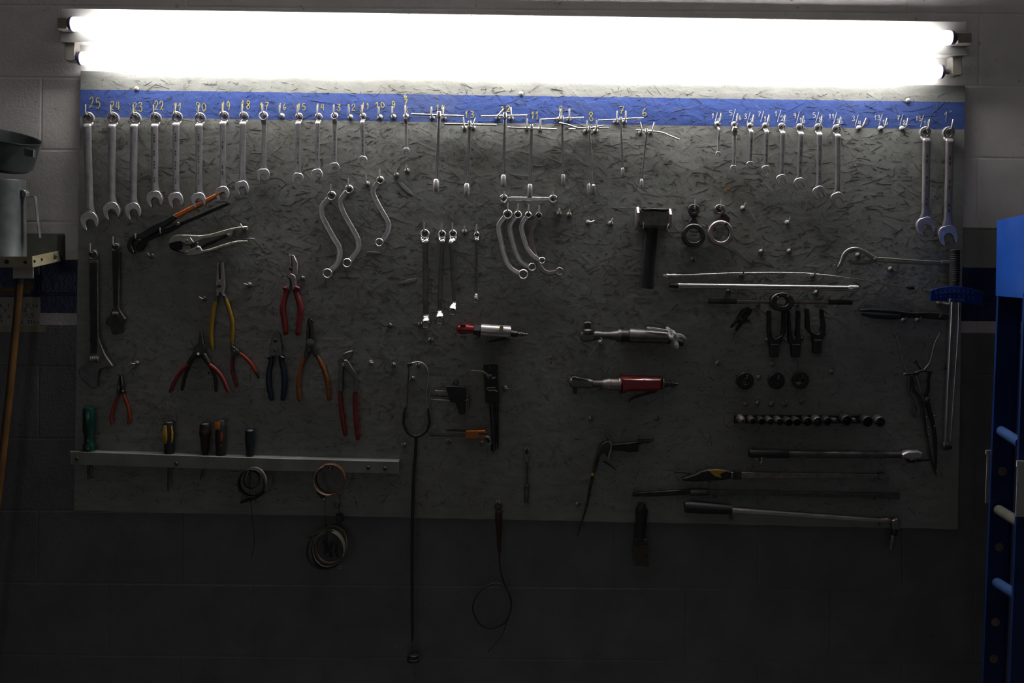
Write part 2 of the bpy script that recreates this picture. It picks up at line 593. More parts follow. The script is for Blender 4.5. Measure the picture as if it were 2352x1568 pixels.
class T:
    """a thing: an Empty on the board that carries its parts"""

    def __init__(self, name, label, cat, x, y, d=0.0, group=None):
        self.x, self.y, self.d = x, y, d
        self.loc = W(x, y, d)
        self.o = link(name, None)
        self.o.location = self.loc
        self.o['label'] = label
        self.o['category'] = cat
        if group:
            self.o['group'] = group

    def part(self, name, g, material, parent=None, d=None, label=None, smooth=True, angle=38, kind=None):
        dd = self.d if d is None else d
        k = kd(dd) * S
        vv = []
        for (x, y, q) in g.v:
            u, v = (x - CX) * k, (CY - y) * k
            vv.append(Vector((u * CR - v * SR, -q * S, u * SR + v * CR)) - self.loc)
        me = raw_mesh(name, vv, g.f, material, smooth, angle)
        o = link(name, me, parent or self.o, label)
        if kind:
            o['kind'] = kind
        return o


def wpart(name, verts, faces, material, parent, origin=Vector((0, 0, 0)), smooth=False, label=None):
    me = raw_mesh(name, [Vector(v) - origin for v in verts], faces, material, smooth)
    return link(name, me, parent, label)


def tag(o, label=None, cat=None, kind=None, group=None):
    if label:
        o['label'] = label
    if cat:
        o['category'] = cat
    if kind:
        o['kind'] = kind
    if group:
        o['group'] = group
    return o


def wbox(x0, x1, y0, y1, z0, z1):
    v = [(x, y, z) for z in (z0, z1) for y in (y0, y1) for x in (x0, x1)]
    f = [(0, 1, 3, 2), (4, 6, 7, 5), (0, 4, 5, 1), (2, 3, 7, 6), (0, 2, 6, 4), (1, 5, 7, 3)]
    return v, f


# ------------------------------------------------------------------ the room
WALL_Y = 0.018
FLOOR_Z, CEIL_Z = -1.5, 1.55
WALLM = wall_material()
v, f = wbox(-3.6, 3.6, WALL_Y + 0.0006, WALL_Y + 0.15, FLOOR_Z, CEIL_Z)
wall = tag(link('wall_back', raw_mesh('wall_back', v, f, WALLM, False)), 'painted concrete block wall behind the tool board', kind='structure')
for nm, (a, m_) in {
    'floor': ((-3.6, 3.6, -6.6, WALL_Y + .15, FLOOR_Z - .1, FLOOR_Z), 'concrete'),
    'ceiling': ((-3.6, 3.6, -6.6, WALL_Y + .15, CEIL_Z, CEIL_Z + .1), 'ceilpaint'),
    'wall_left': ((-3.7, -3.6, -6.6, WALL_Y + .15, FLOOR_Z, CEIL_Z), 'plaster'),
    'wall_right': ((3.6, 3.7, -6.6, WALL_Y + .15, FLOOR_Z, CEIL_Z), 'plaster'),
    'wall_front': ((-3.6, 3.6, -6.7, -6.6, FLOOR_Z, CEIL_Z), 'plaster'),
}.items():
    v, f = wbox(*a)
    tag(link(nm, raw_mesh(nm, v, f, m_, False)), kind='structure')

# the openings the daylight comes through
for nm, xc, zc, w_, h_ in (('window_1', -2.6, -0.45, 1.0, 0.7), ('door_1', 0.55, -0.3, 1.3, 0.7)):
    vv, ff = [], []
    for bx in ((xc - w_ / 2 - .06, xc - w_ / 2, zc - h_ / 2 - .06, zc + h_ / 2 + .06), (xc + w_ / 2, xc + w_ / 2 + .06, zc - h_ / 2 - .06, zc + h_ / 2 + .06),
               (xc - w_ / 2, xc + w_ / 2, zc - h_ / 2 - .06, zc - h_ / 2), (xc - w_ / 2, xc + w_ / 2, zc + h_ / 2, zc + h_ / 2 + .06)):
        a_, b_ = wbox(bx[0], bx[1], -6.6, -6.45, bx[2], bx[3])
        ff += [tuple(i + len(vv) for i in q) for q in b_]
        vv += a_
    tag(link(nm, raw_mesh(nm, vv, ff, 'whitesheet', False)), kind='structure')

# blocks of the wall that show round the board
BW, BH, GAP = 0.4, 0.2, 0.0018
_g = G()
_bx, _bz = (BW - GAP) / 2, (BH - GAP) / 2
_c = 0.004
_bv, _bf = [], []
for (yy, ii) in ((0.01, 0.0), (_c * 0.16, 0.0), (-0.0, _c)):
    _bv += [(-_bx + ii, yy, -_bz + ii), (_bx - ii, yy, -_bz + ii), (_bx - ii, yy, _bz - ii), (-_bx + ii, yy, _bz - ii)]
for r in range(2):
    for i in range(4):
        j = (i + 1) % 4
        _bf.append((r * 4 + i, r * 4 + j, r * 4 + 4 + j, r * 4 + 4 + i))
_bf.append((8, 9, 10, 11))
block_mesh = raw_mesh('block', _bv, _bf, WALLM, False)
z_joint = W(90, 178, -15).z
x_joint = W(95, 260, -15).x
b0, b1 = W(200, 185), W(2185, 1185)
for row in range(-8, 7):
    zc = z_joint - BH / 2 + row * BH
    if zc - BH / 2 < FLOOR_Z or zc + BH / 2 > CEIL_Z:
        continue
    for colm in range(-2, 8):
        xc = x_joint + BW / 2 + colm * BW + (0 if row % 2 == 0 else -BW / 2)
        if abs(xc) > 1.75:
            continue
        if xc - BW / 2 > b0.x and xc + BW / 2 < b1.x and zc - BH / 2 > b1.z and zc + BH / 2 < b0.z:
            continue
        o = link('block', block_mesh, wall)
        o.location = (xc, WALL_Y - 0.0005, zc)
        o.rotation_euler = (R.uniform(-.0002, .0002), 0, R.uniform(-.0004, .0004))

# ------------------------------------------------------------------ fluorescent light
fx = T('light_fixture', 'long white twin fluorescent light fixture above the tool board', 'light fixture', 1180, 75, 36)
fx.part('housing', G().prism([(137, 18), (2222, 49), (2222, 126), (137, 95)], -15, 36, 2.2), 'fixture', label='white enamel light housing')
for nm, (xa, ya, xb, yb, rr, dd) in {'upper': (167, 55.5, 2183, 87, 16.5, 57), 'lower': (187, 134, 2160, 164.5, 15.5, 11)}.items():
    ux = (Vector((xb, yb, 0)) - Vector((xa, ya, 0))).normalized()
    tb = fx.part('fluorescent_tube', G().lathe((xa, ya, dd), (xb, yb, dd), [(0, rr - 2), (0.001, rr), (0.999, rr), (1, rr - 2)], 24), 'tube', d=dd, label='glowing white fluorescent tube')
    for (ex, ey, sg) in ((xa, ya, -1), (xb, yb, 1)):
        p = Vector((ex, ey, dd))
        q = p + ux * sg * 7
        fx.part('end_cap', G().lathe(p, q, [(0, rr), (.8, rr), (1, rr - 2)], 24), 'endcap', parent=tb, d=dd)
        fx.part('contact_pin', G().lathe(q, q + ux * sg * 12, [(0, 6), (1, 6)], 12), 'holder', parent=tb, d=dd)
# lamp holders
fx.part('lamp_holder', G().box(138, 161, 43, 70, 36, 72, 3), 'holder', d=57)
fx.part('lamp_holder', G().box(2192, 2226, 77, 103, 36, 72, 3), 'holder', d=57)
for (x0, x1, y0, y1) in ((154, 178, 100, 143), (2181, 2204, 133, 176)):
    fx.part('lamp_holder', G().prism([(x0, y0), (x1, y0), (x1, y1 - 4), (x1 - 5, y1), (x0 + 5, y1), (x0, y1 - 6)], -3, 25, 2), 'holder', d=11)
for (x, y) in ((314, 27), (318, 78), (940, 34), (1083, 37), (1247, 43), (1418, 43), (1081, 88), (1271, 91), (1417, 94)):
    fx.part('screw', G().lathe((x, y, 35.5), (x, y, 37), [(0, 2.2), (.6, 2.2), (1, 1.4)], 10), 'zinc')

# ------------------------------------------------------------------ the board
TL, TR, BR_, BL = (185, 163), (2217, 197), (2200, 1215), (170, 1172)
bc = W(1193, 687, 0)
TILT = math.radians(-0.47)
board = link('tool_board', None)
board.location = bc
board.rotation_euler = (0, -TILT, 0)
tag(board, 'big grey painted strand board with blue band, covered in hooks and tools', 'tool board')
Binv = (Matrix.Translation(bc) @ Matrix.Rotation(-TILT, 4, 'Y')).inverted()
loc4 = [Binv @ W(*p, 0) for p in (TL, TR, BR_, BL)]
TOPZ = (loc4[0].z + loc4[1].z) / 2
BOARD = board_material(TOPZ)


def B(x, y, d=0.0):
    """board-frame point"""
    return Binv @ W(x, y, d)


vv, ff = [], []
N = 60
edge = []
for (p, q) in ((loc4[0], loc4[1]), (loc4[1], loc4[2]), (loc4[2], loc4[3]), (loc4[3], loc4[0])):
    rough = 0.0012 if p is loc4[2] else 0.0006
    for i in range(N):
        t = i / N
        e = p.lerp(q, t)
        nrm = Vector((0, 0, 0)) if i == 0 else Vector((R.uniform(-1, 1), 0, R.uniform(-1, 1))) * rough
        edge.append(e + nrm)
n = len(edge)
vv = [(e.x, 0, e.z) for e in edge] + [(e.x, 0.0165, e.z) for e in edge]
ff = [tuple(range(n)), tuple(range(2 * n - 1, n - 1, -1))] + [(i, (i + 1) % n, n + (i + 1) % n, n + i) for i in range(n)]
link('panel', raw_mesh('panel', vv, ff, BOARD, False), board)

# pressed wood strands standing a little proud of the panel
sv, sf = [], []
x0b, x1b = loc4[0].x + 0.012, loc4[1].x - 0.02
z0b, z1b = loc4[2].z + 0.008, loc4[0].z - 0.002
for i in range(9000):
    L_, w_ = R.uniform(16, 90) * S, R.uniform(5, 18) * S
    a = R.gauss(0, 0.75) if R.random() < .7 else R.uniform(-1.57, 1.57)
    cx_, cz_ = R.uniform(x0b, x1b), R.uniform(z0b, z1b)
    ex = abs(math.cos(a)) * L_ / 2 + abs(math.sin(a)) * w_
    ez = abs(math.sin(a)) * L_ / 2 + abs(math.cos(a)) * w_
    if cx_ - ex < x0b or cx_ + ex > x1b or cz_ - ez < z0b + .012 or cz_ + ez > z1b - .006:
        continue
    h = R.uniform(0.03, 0.4) * 0.001
    tl = R.uniform(-0.36, 0.36) * 0.001
    tw = R.uniform(-0.18, 0.18) * 0.001
    pts = [(-.5, -.3), (-.42, .42), (.1, .5), (.46, .38), (.5, -.2), (.3, -.5), (-.3, -.46)]
    o_ = len(sv)
    ca, sa = math.cos(a), math.sin(a)
    for lev in (0, 1):
        for (pu, pv) in pts:
            pu2, pv2 = pu * L_, pv * w_
            hh = max(0.00002, h + tl * pu + tw * pv * 2)
            sv.append((cx_ + ca * pu2 - sa * pv2, -hh if lev == 0 else 0.0004, cz_ + sa * pu2 + ca * pv2))
    sf.append(tuple(o_ + q for q in range(7)))
    sf += [(o_ + q, o_ + (q + 1) % 7, o_ + 7 + (q + 1) % 7, o_ + 7 + q) for q in range(7)]
st = link('wood_strands', raw_mesh('wood_strands', sv, sf, BOARD, False), board)
st['kind'] = 'stuff'


# raised dark slivers made to read as dirty, shadowed crevices between the strands
M['sliver'] = mat('dark_crevice_sliver', (0.055, 0.05, 0.042), 0.7, 0, 0.4, 80)
cv, cf = [], []
for i in range(10500):
    cx_, cz_ = R.uniform(x0b + .02, x1b - .02), R.uniform(z0b + .03, z1b - .02)
    L_ = R.choice((3, 4, 5, 6, 7, 8, 10, 13, 18, 28)) * S * R.uniform(.6, 1.2)
    w_ = R.uniform(.25, 0.9) * S
    a = R.gauss(0, 0.7) if R.random() < .7 else R.uniform(-1.57, 1.57)
    bend = R.uniform(-.25, .25)
    o_ = len(cv)
    m_ = 5
    for q in range(m_):
        u_ = q / (m_ - 1) - .5
        ww = w_ * (1 - abs(u_) * 1.7) * R.uniform(.5, 1.2)
        aa = a + bend * u_
        px_, pz_ = cx_ + math.cos(a) * L_ * u_ - math.sin(aa) * bend * L_ * (u_ * u_), cz_ + math.sin(a) * L_ * u_ + math.cos(aa) * bend * L_ * (u_ * u_)
        nx_, nz_ = -math.sin(aa), math.cos(aa)
        cv += [(px_ + nx_ * ww, -0.0003, pz_ + nz_ * ww), (px_, -0.00085, pz_), (px_ - nx_ * ww, -0.0003, pz_ - nz_ * ww)]
    for q in range(m_ - 1):
        b_ = o_ + q * 3
        cf += [(b_, b_ + 1, b_ + 4, b_ + 3), (b_ + 1, b_ + 2, b_ + 5, b_ + 4)]
ck = link('dark_slivers', raw_mesh('dark_slivers', cv, cf, 'sliver', False), board)
ck['kind'] = 'stuff'

# ---- hooks: a domed collar with a rod that comes out and turns up


def hook_meshes(stem, out, shaded=False):
    rodg = G()
    path = cr([(0, 0, 0), (0, 0, out - 5), (0, -1.6, out - 1.4), (0, -5, out), (0, -stem, out + 0.6)], 4)
    rodg.sweep(path, 1.75, 8, ref=(1, 0, 0))
    cg = G().lathe((0, 0, 0), (0, 0, 5.5), [(0, 6.1), (.35, 6.1), (.7, 5.0), (1, 2.6)], 16)
    res = []
    for nm, g, mm in (('hook', rodg, 'shadezinc' if shaded else 'zinc'), ('collar', cg, 'shadecollar' if shaded else 'collar')):
        res.append(raw_mesh(nm, [(x * S, -d * S, -y * S) for (x, y, d) in g.v], g.f, mm))
    return res


HOOKM = {'n': hook_meshes(21, 27), 's': hook_meshes(13, 19), 'o': hook_meshes(9, 16, True), 'l': hook_meshes(25, 30), 'b': hook_meshes(13, 34)}


def hook(x, y, lean=0.0, kind='n', turn=0.0):
    """x, y: where the collar meets the board; lean: degrees the stem falls to the right"""
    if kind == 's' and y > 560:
        kind = 'o'  # lower hooks use the darker copy: dimmer light put into their colour
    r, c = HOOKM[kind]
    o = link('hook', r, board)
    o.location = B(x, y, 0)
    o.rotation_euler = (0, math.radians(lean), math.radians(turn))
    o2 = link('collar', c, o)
    return o


def hook_for(x, y, rise, depth=14, lean=0.0, kind='n'):
    """hook whose rod carries a ring seen at x, y (ring inner top is rise above)"""
    k = kd(depth)
    return hook(CX + (x - CX) * k, CY + (y - rise + 2 - CY) * k, lean, kind)


# ---- handwriting strokes
GL = {
    '0': [[(.5, 0), (.85, .2), (.88, .6), (.6, 1), (.25, .9), (.12, .5), (.25, .12), (.5, 0)]],
    '1': [[(.15, .32), (.55, 0), (.5, .5), (.46, 1)]],
    '2': [[(.1, .25), (.3, .02), (.7, .02), (.85, .25), (.6, .6), (.1, .98), (.5, .9), (.95, .98)]],
    '3': [[(.12, .08), (.6, .0), (.85, .2), (.45, .45), (.85, .6), (.8, .9), (.4, 1), (.1, .88)]],
    '4': [[(.35, 0), (.1, .6), (.95, .55)], [(.72, .05), (.68, 1)]],
    '5': [[(.85, .02), (.25, .05), (.18, .45), (.6, .4), (.9, .65), (.65, .97), (.15, .95)]],
    '6': [[(.7, .0), (.3, .3), (.15, .7), (.45, 1), (.82, .8), (.6, .55), (.2, .65)]],
    '7': [[(.1, .06), (.9, .02), (.6, .5), (.42, 1)], [(.25, .52), (.8, .48)]],
    '8': [[(.55, .5), (.2, .28), (.45, 0), (.8, .22), (.5, .5), (.15, .78), (.45, 1), (.85, .8), (.55, .5)]],
    '9': [[(.82, .2), (.5, 0), (.15, .25), (.45, .5), (.82, .25), (.75, .65), (.6, 1)]],
    '/': [[(.85, -.1), (.15, 1.1)]],
    '"': [[(.3, 0), (.25, .3)], [(.65, 0), (.6, .3)]],
    '.': [[(.45, .92), (.55, 1)]], '-': [[(.15, .55), (.85, .52)]], ' ': [],
    'A': [[(.05, 1), (.5, 0), (.95, 1)], [(.25, .62), (.78, .6)]],
    'C': [[(.9, .15), (.5, 0), (.12, .4), (.2, .85), (.6, 1), (.92, .85)]],
    'D': [[(.2, 0), (.2, 1), (.7, .9), (.88, .45), (.65, .08), (.15, .02)]],
    'L': [[(.2, 0), (.2, 1), (.85, .98)]],
    'N': [[(.12, 1), (.15, 0), (.85, 1), (.88, 0)]],
    'O': [[(.5, 0), (.88, .3), (.85, .75), (.5, 1), (.14, .7), (.15, .25), (.5, 0)]],
    'T': [[(.05, .03), (.95, .0)], [(.5, 0), (.5, 1)]],
    'V': [[(.08, 0), (.5, 1), (.92, 0)]],
    'Y': [[(.1, 0), (.5, .5), (.9, 0)], [(.5, .5), (.48, 1)]],
    't': [[(.45, .1), (.45, .95), (.75, .95)], [(.15, .4), (.8, .38)]],
    's': [[(.8, .45), (.4, .4), (.3, .6), (.7, .75), (.65, .98), (.2, .95)]],
    'a': [[(.8, .45), (.35, .45), (.2, .8), (.5, 1), (.8, .75), (.82, .4), (.85, 1)]],
}


def scribble(g, text, x, y, h, w, th, d, jit=0.04, adv=1.25):
    """strokes of a hand-painted text; x, y is the upper left"""
    cx_ = x
    for ch in text:
        for s in GL[ch]:
            pts = [(cx_ + (px + R.uniform(-jit, jit)) * w, y + (py + R.uniform(-jit, jit)) * h, d) for px, py in s]
            pts = cr(pts, 4) if len(pts) > 2 else [Vector(p) for p in pts]
            rr = [(th * R.uniform(.8, 1.15), 0.18) for _ in pts]
            g.sweep(pts, rr, 6)
        cx_ += w * (adv if ch not in '."' else .6)
    return g


def bpart(name, g, material, label=None, parent=None):
    k = S
    vv = [B(x, y, 0) + Vector((0, -d * S, 0)) for (x, y, d) in g.v]
    return link(name, raw_mesh(name, vv, g.f, material, True), parent or board, label)


YEL = [('25', 204, 224, 24, 12), ('24', 253, 233, 20, 10), ('23', 305, 235, 21, 10), ('22', 354, 233, 20, 9.5), ('21', 398, 237, 19, 9),
       ('20', 450, 236, 19, 10.5), ('19', 509, 234, 20, 9), ('18', 553, 231, 19, 10), ('17', 596, 235, 17, 9.5), ('16', 639, 238, 15, 8.5),
       ('15', 683, 238, 15, 8.5), ('14', 726, 238, 15, 8.5), ('13', 763, 239, 15, 8.5), ('12', 797, 239, 15, 8.5), ('11', 831, 236, 15, 8),
       ('10', 862, 235, 12, 9.5), ('9', 899, 232, 16, 9), ('6', 927, 214, 12, 9), ('7', 928, 229, 13, 8), ('8', 928, 246, 13, 9),
       ('14', 1001, 241, 14, 9.5), ('13', 1067, 255, 15, 10), ('12', 1149, 243, 14, 10), ('11', 1220, 256, 18, 8), ('9', 1283, 243, 22, 10),
       ('8', 1351, 257, 20, 13), ('7', 1421, 244, 19, 13), ('6', 1474, 249, 17, 12)]
for t, x, y, h, w in YEL:
    bpart('painted_number', scribble(G(), t, x, y, h, w, 1.05, 0.7, jit=.07), 'yellowpaint', 'yellow hand-painted ' + t)
WHT = [('1/4', 1646, 270.7), ('5/16', 1687, 264), ('3/8', 1720.5, 271.7), ('7/16', 1752, 267), ('1/2', 1791, 266), ('9/16', 1834, 270),
       ('5/8', 1878.4, 268.8), ('11/16', 1919.6, 271.7), ('3/4', 1968.4, 276.7), ('13/16', 2024, 274.6), ('7/8', 2071.5, 275.7), ('15/16', 2119, 276.7)]
for t, x, y in WHT:
    a, b = t.split('/')
    g = G()
    scribble(g, a, x - 12 - 4.5 * (len(a) - 1), y - 10, 11, 7, 0.85, 0.55, adv=1.0)
    scribble(g, '/', x - 7, y - 11, 22, 11, 0.8, 0.55)
    scribble(g, b, x + 2, y + 0.5, 11, 7, 0.85, 0.55, adv=1.0)
    bpart('painted_number', g, 'whitepaint', 'white hand-painted ' + t)
g = G()
scribble(g, '1', 2167, 257, 22, 12, 0.9, .55)
scribble(g, '"', 2180, 254, 12, 8, 0.7, .55)
bpart('painted_number', g, 'whitepaint', 'white hand-painted 1"')
for (x, y) in ((314, 204), (1197, 215), (2085, 231)):
    bpart('mounting_screw', G().lathe((x, y, 0), (x, y, 4), [(0, 5.2), (.5, 5.2), (.8, 4.2), (1, 2.5)], 14), 'collar', 'round zinc screw head')
for (x, y, a) in ((1663, 427, 1.0), (1668, 437, .9), (1675, 432, 1.3)):
    p = [(x - 4, y + 3), (x - 1, y - 5), (x + 4, y - 4), (x + 1, y + 4)]
    bpart('bare_chip', G().prism(p, 0.2, 0.62), 'barewood', 'bare wood chip in the paint')
for (x, y, l, w, a) in ((930, 432, 46, 9, 0.75), (938, 646, 44, 8, -0.25), (858, 580, 34, 5, .05)):
    # big loose strands that catch the light
    c_, s_ = math.cos(a), math.sin(a)
    q = [(x + c_ * u * l - s_ * vv_ * w, y + s_ * u * l + c_ * vv_ * w) for u, vv_ in ((-.5, 0), (-.3, -.45), (.2, -.5), (.5, -.1), (.35, .45), (-.2, .4))]
    bpart('raised_strand', G().prism(q, 0.0, 1.3, 0.5), BOARD)

# free hooks: collar position, lean, kind
for h_ in [(648, 266, 0), (805, 269, 0), (873, 269, 0), (904, 268, 0), (844, 422, 0), (911, 402, 0, 's'), (935, 392, 0, 's'),
           (1972, 294, 22), (2022, 295, 14), (2071, 295, 10), (1284, 491, 0, 's'), (1307, 493, 0, 's'), (1351, 511, 75, 's'), (1402, 513, 16, 's'),
           (1706, 478, 8, 's'), (1808, 511, 4, 's'), (1748, 578, 10, 's'), (1812, 577, 8, 's'), (1067, 532, 2, 's'), (2045, 618, 0, 's'), (1591, 597, 0, 's'),
           (349, 588, -35, 's'), (573, 654, -70, 's'), (470, 686, -60, 's'), (695, 639, -10, 's'), (315, 834, -80, 's'),
           (895, 747, 0, 's'), (989, 781, 20, 's'), (852, 832, 85, 's'), (904, 838, -15, 's'), (948, 869, -20, 's'), (966, 745, 5, 's'),
           (1031, 1014, 0, 's'), (1107, 1018, 40, 's'), (1160, 891, 90, 's'), (1508, 961, 4, 's'), (1357, 962, 3, 's'), (1327, 1158, 0, 's'), (1497, 1008, 5, 's'),
           (1648, 834, 5, 's'), (1774, 836, -5, 's'), (1742, 867, 8, 's'), (1909, 854, 15, 's'), (1712, 928, 0, 's'), (1739, 926, 0, 's'), (1771, 928, 0, 's'),
           (1802, 928, 0, 's'), (1841, 921, 0, 's'), (773, 1161, 0, 's')]:
    hook(*h_)

# ------------------------------------------------------------------ combination wrenches
NUMW = {'25': 'twenty-five', '24': 'twenty-four', '23': 'twenty-three', '22': 'twenty-two', '21': 'twenty-one', '20': 'twenty', '19': 'nineteen', '18': 'eighteen', '17': 'seventeen', '15': 'fifteen', '14': 'fourteen', '13': 'thirteen', '11': 'eleven',
        '3/8': 'three-eighths', '7/16': 'seven-sixteenths', '1/2': 'one-half', '9/16': 'nine-sixteenths', '5/8': 'five-eighths', '11/16': 'eleven-sixteenths', '15/16': 'fifteen-sixteenths', '1"': 'one-inch'}
ORD = ['first', 'second', 'third', 'fourth', 'fifth', 'sixth', 'seventh', 'eighth', 'ninth', 'tenth', 'eleventh', 'twelfth', 'thirteenth']


def open_end(g, x, y, r, ang, d0, d1):
    """open jaw; ang: degrees the mouth turns to the right from straight down"""
    s = 0.53
    half = [(s * .5, -.12), (s * .92, .12), (s, .82), (s + .05, .98), (.80, .80), (.96, .42), (1.0, 0), (.95, -.42), (.78, -.76), (.46, -.98)]
    pts = [(b, a) for b, a in half] + [(-b, a) for b, a in reversed(half)]
    pts.append((0, -.20))
    # outer ring goes right side, over the back, left side; then the mouth floor
    an = math.radians(ang)
    ca, sa = math.cos(an), math.sin(an)
    poly = [(x + r * (b * ca + a * sa), y + r * (-b * sa + a * ca)) for b, a in pts]
    return g.prism(poly, d0, d1, min(1.1, r * .05))


def combo(label, x, y, r, w, hx, hy, hw, ang=15, flip=False, group='metric combination wrenches', inlay=0, m='chrome', hk=0.0):
    t = T('combination_wrench', label, 'wrench', x, y, 14, group)
    th = max(5.0, r * .75)
    R_ = hw / 2
    ri = r * .70
    if flip:
        rd0, sd, hd = 13, 9, 9
        path = [(x, y + r * .85, 17), (x, y + r + 4, 13), (x + (hx - x) * .1, y + r + 12, 10), (x + (hx - x) * .5, (y + hy) / 2, 9), (hx, hy - R_ * 1.8, 9), (hx, hy - R_ * 1.2, 9), (hx, hy - R_ * .5, 9)]
        ax = 0.10
    else:
        rd0, sd, hd = 5, 19, 14
        path = [(x, y + r * .75, 6), (x, y + r + 1.5, 9), (x, y + r + 4.5, 16.5), (x + (hx - x) * .05, y + r + 9, 20), (x + (hx - x) * .2, y + r + 24, 19), (x + (hx - x) * .55, (y + hy) / 2, 17), (hx, hy - R_ * 1.8, 15), (hx, hy - R_ * 1.2, 14.4), (hx, hy - R_ * .5, 14)]
        ax = -0.24
    t.part('box_end', G().ring(x, y, r, ri, rd0, rd0 + th, 24, 0.05, 0.9, ax=ax), m)
    P = cr(path, 5)
    L = len(P)
    hw2, tk = w / 2, max(2.0, w * .17)
    rad = []
    for i in range(L):
        q = i / (L - 1)
        ww = hw2 * (1.0 - .12 * q)
        if P[i].y > hy - R_ * 1.8:
            ww = hw2 * .9 + (R_ * .8 - hw2 * .9) * min(1, (P[i].y - (hy - R_ * 1.8)) / (R_ * 1.2)) ** 1.7
        rad.append((ww, tk))
    t.part('shaft', G().sweep(P, rad, 12, sq=.72), m)
    t.part('open_end', open_end(G(), hx, hy, R_, ang, hd - tk * 1.5, hd + tk * 1.5), m)
    if inlay:
        g = G()
        ya, yb = y + r + 22, hy - R_ * 1.7
        nn = inlay
        for i in range(nn):
            y0 = ya + (yb - ya) * (i + .12) / nn
            y1 = ya + (yb - ya) * (i + .8) / nn
            q = (y0 + y1) / 2
            xm = x + (hx - x) * (q - y) / (hy - y)
            # front face of the shaft at this height
            dd = min(P, key=lambda p: abs(p.y - q)).z + tk
            for q_ in range(3):
                ya_, yb_ = y0 + (y1 - y0) * (q_ + .1) / 3, y0 + (y1 - y0) * (q_ + .75) / 3
                g.box(xm - w * .1, xm + w * .1, ya_, yb_, dd - 1.0, dd + .2, 0)
        t.part('stamped_lettering', g, 'dark' if inlay >= 4 and w < 13 else 'mid')
    hook_for(x, y, ri, 13, hk)
    return t


MET = [('25', 202, 270, 13.2, 19, 206.5, 507, 40, 18, False, 0), ('24', 259, 270.4, 13.4, 18, 257, 484, 38.5, 16, False, 0),
       ('23', 310, 270.4, 13, 17.5, 306.5, 484, 36, 16, False, 0), ('22', 357, 270.4, 12.4, 17, 356, 457, 36.5, 12, False, 4),
       ('21', 406, 268, 11.8, 16, 404.5, 459, 34, 12, False, 4), ('20', 459, 270, 11.8, 16.5, 457, 459, 33, 14, False, 5),
       ('19', 513.7, 266, 11, 15, 511.5, 444, 32, 14, False, 2), ('18', 559, 267, 10.6, 15, 556.5, 430.6, 30.5, 14, False, 0),
       ('17', 606, 267, 10.6, 12, 604, 402, 30, 4, True, 0), ('15', 686, 268, 8.8, 12, 684.5, 410, 26, -8, False, 2),
       ('14', 731, 268, 8.4, 11.3, 728.5, 401, 26, 14, False, 2), ('13', 768.6, 267, 8.2, 11, 767.5, 384.7, 23, 4, True, 2),
       ('11', 833, 267, 7.2, 9.6, 833.5, 368, 19.5, -12, False, 5)]
for nme, x, y, r, w, hx, hy, hw, ang, fl, inl in MET:
    combo('chrome combination wrench hanging under the yellow painted number %s' % NUMW[nme], x, y, r, w, hx, hy, hw, ang, fl, inlay=inl)
combo('short chrome combination wrench under the stacked yellow 6, 7 and 8', 932, 267, 5.8, 8, 932.5, 347, 16, 2, True)
combo('tiny thin combination wrench under the white painted 1/4', 1650, 285, 6.0, 5, 1649.5, 354, 12, -10, group='inch combination wrenches', hk=8)
for nme, x, y, r, w, hx, hy, hw, ang, inl in [
        ('3/8', 1724.4, 289, 6.8, 9.4, 1723, 379, 17, 10, 4), ('7/16', 1759.8, 289, 7.2, 10, 1759, 390, 20, 14, 5),
        ('1/2', 1797, 290.4, 8.2, 11, 1795, 413, 24.5, 22, 0), ('9/16', 1838.8, 292.3, 8.6, 12.3, 1836, 421, 25, 18, 4),
        ('5/8', 1881, 292.7, 9.4, 13, 1881, 442, 29, 28, 3), ('11/16', 1923, 295.6, 9.8, 12.8, 1923.5, 457, 31, 24, 0),
        ('15/16', 2126.3, 303, 12.8, 18.5, 2125.5, 519, 41, 18, 3), ('1"', 2179.6, 303.8, 13.6, 19.5, 2176.5, 540, 45, 14, 3)]:
    combo('chrome combination wrench hanging under the white painted %s mark' % NUMW[nme], x, y, r, w, hx, hy, hw, ang, False, 'inch combination wrenches', inl, hk=8)
# flexible-head wrench under 5/16
t = T('flex_head_wrench', 'chrome flex-head wrench hanging under the white painted 5/16', 'wrench', 1687, 286, 14, 'inch combination wrenches')
t.part('box_end', G().ring(1687.4, 286, 6.6, 4.3, 6, 14, 24, .05), 'chrome')
t.part('joint', G().prism([(1682, 293), (1693, 293), (1695, 301), (1692, 309), (1690, 313), (1685, 313), (1682.5, 309), (1680, 301)], 9, 19, 1.5), 'bright')
t.part('pivot_pin', G().lathe((1687.4, 301, 8), (1687.4, 301, 20.5), [(0, 2.4), (1, 2.4)], 12), 'dark')
t.part('shaft', G().sweep(cr([(1687.2, 311, 14), (1687, 330, 14), (1685.6, 370, 13), (1685, 382, 12)], 4), [(4.4, 2.6), (4.4, 2.6), (4.2, 2.4), (5.5, 2.4)], 12, sq=.4), 'chrome')
t.part('open_end', open_end(G(), 1685, 387.5, 8, 0, 8, 15), 'chrome')
hook_for(1687.4, 286, 4.3, 10, 8)

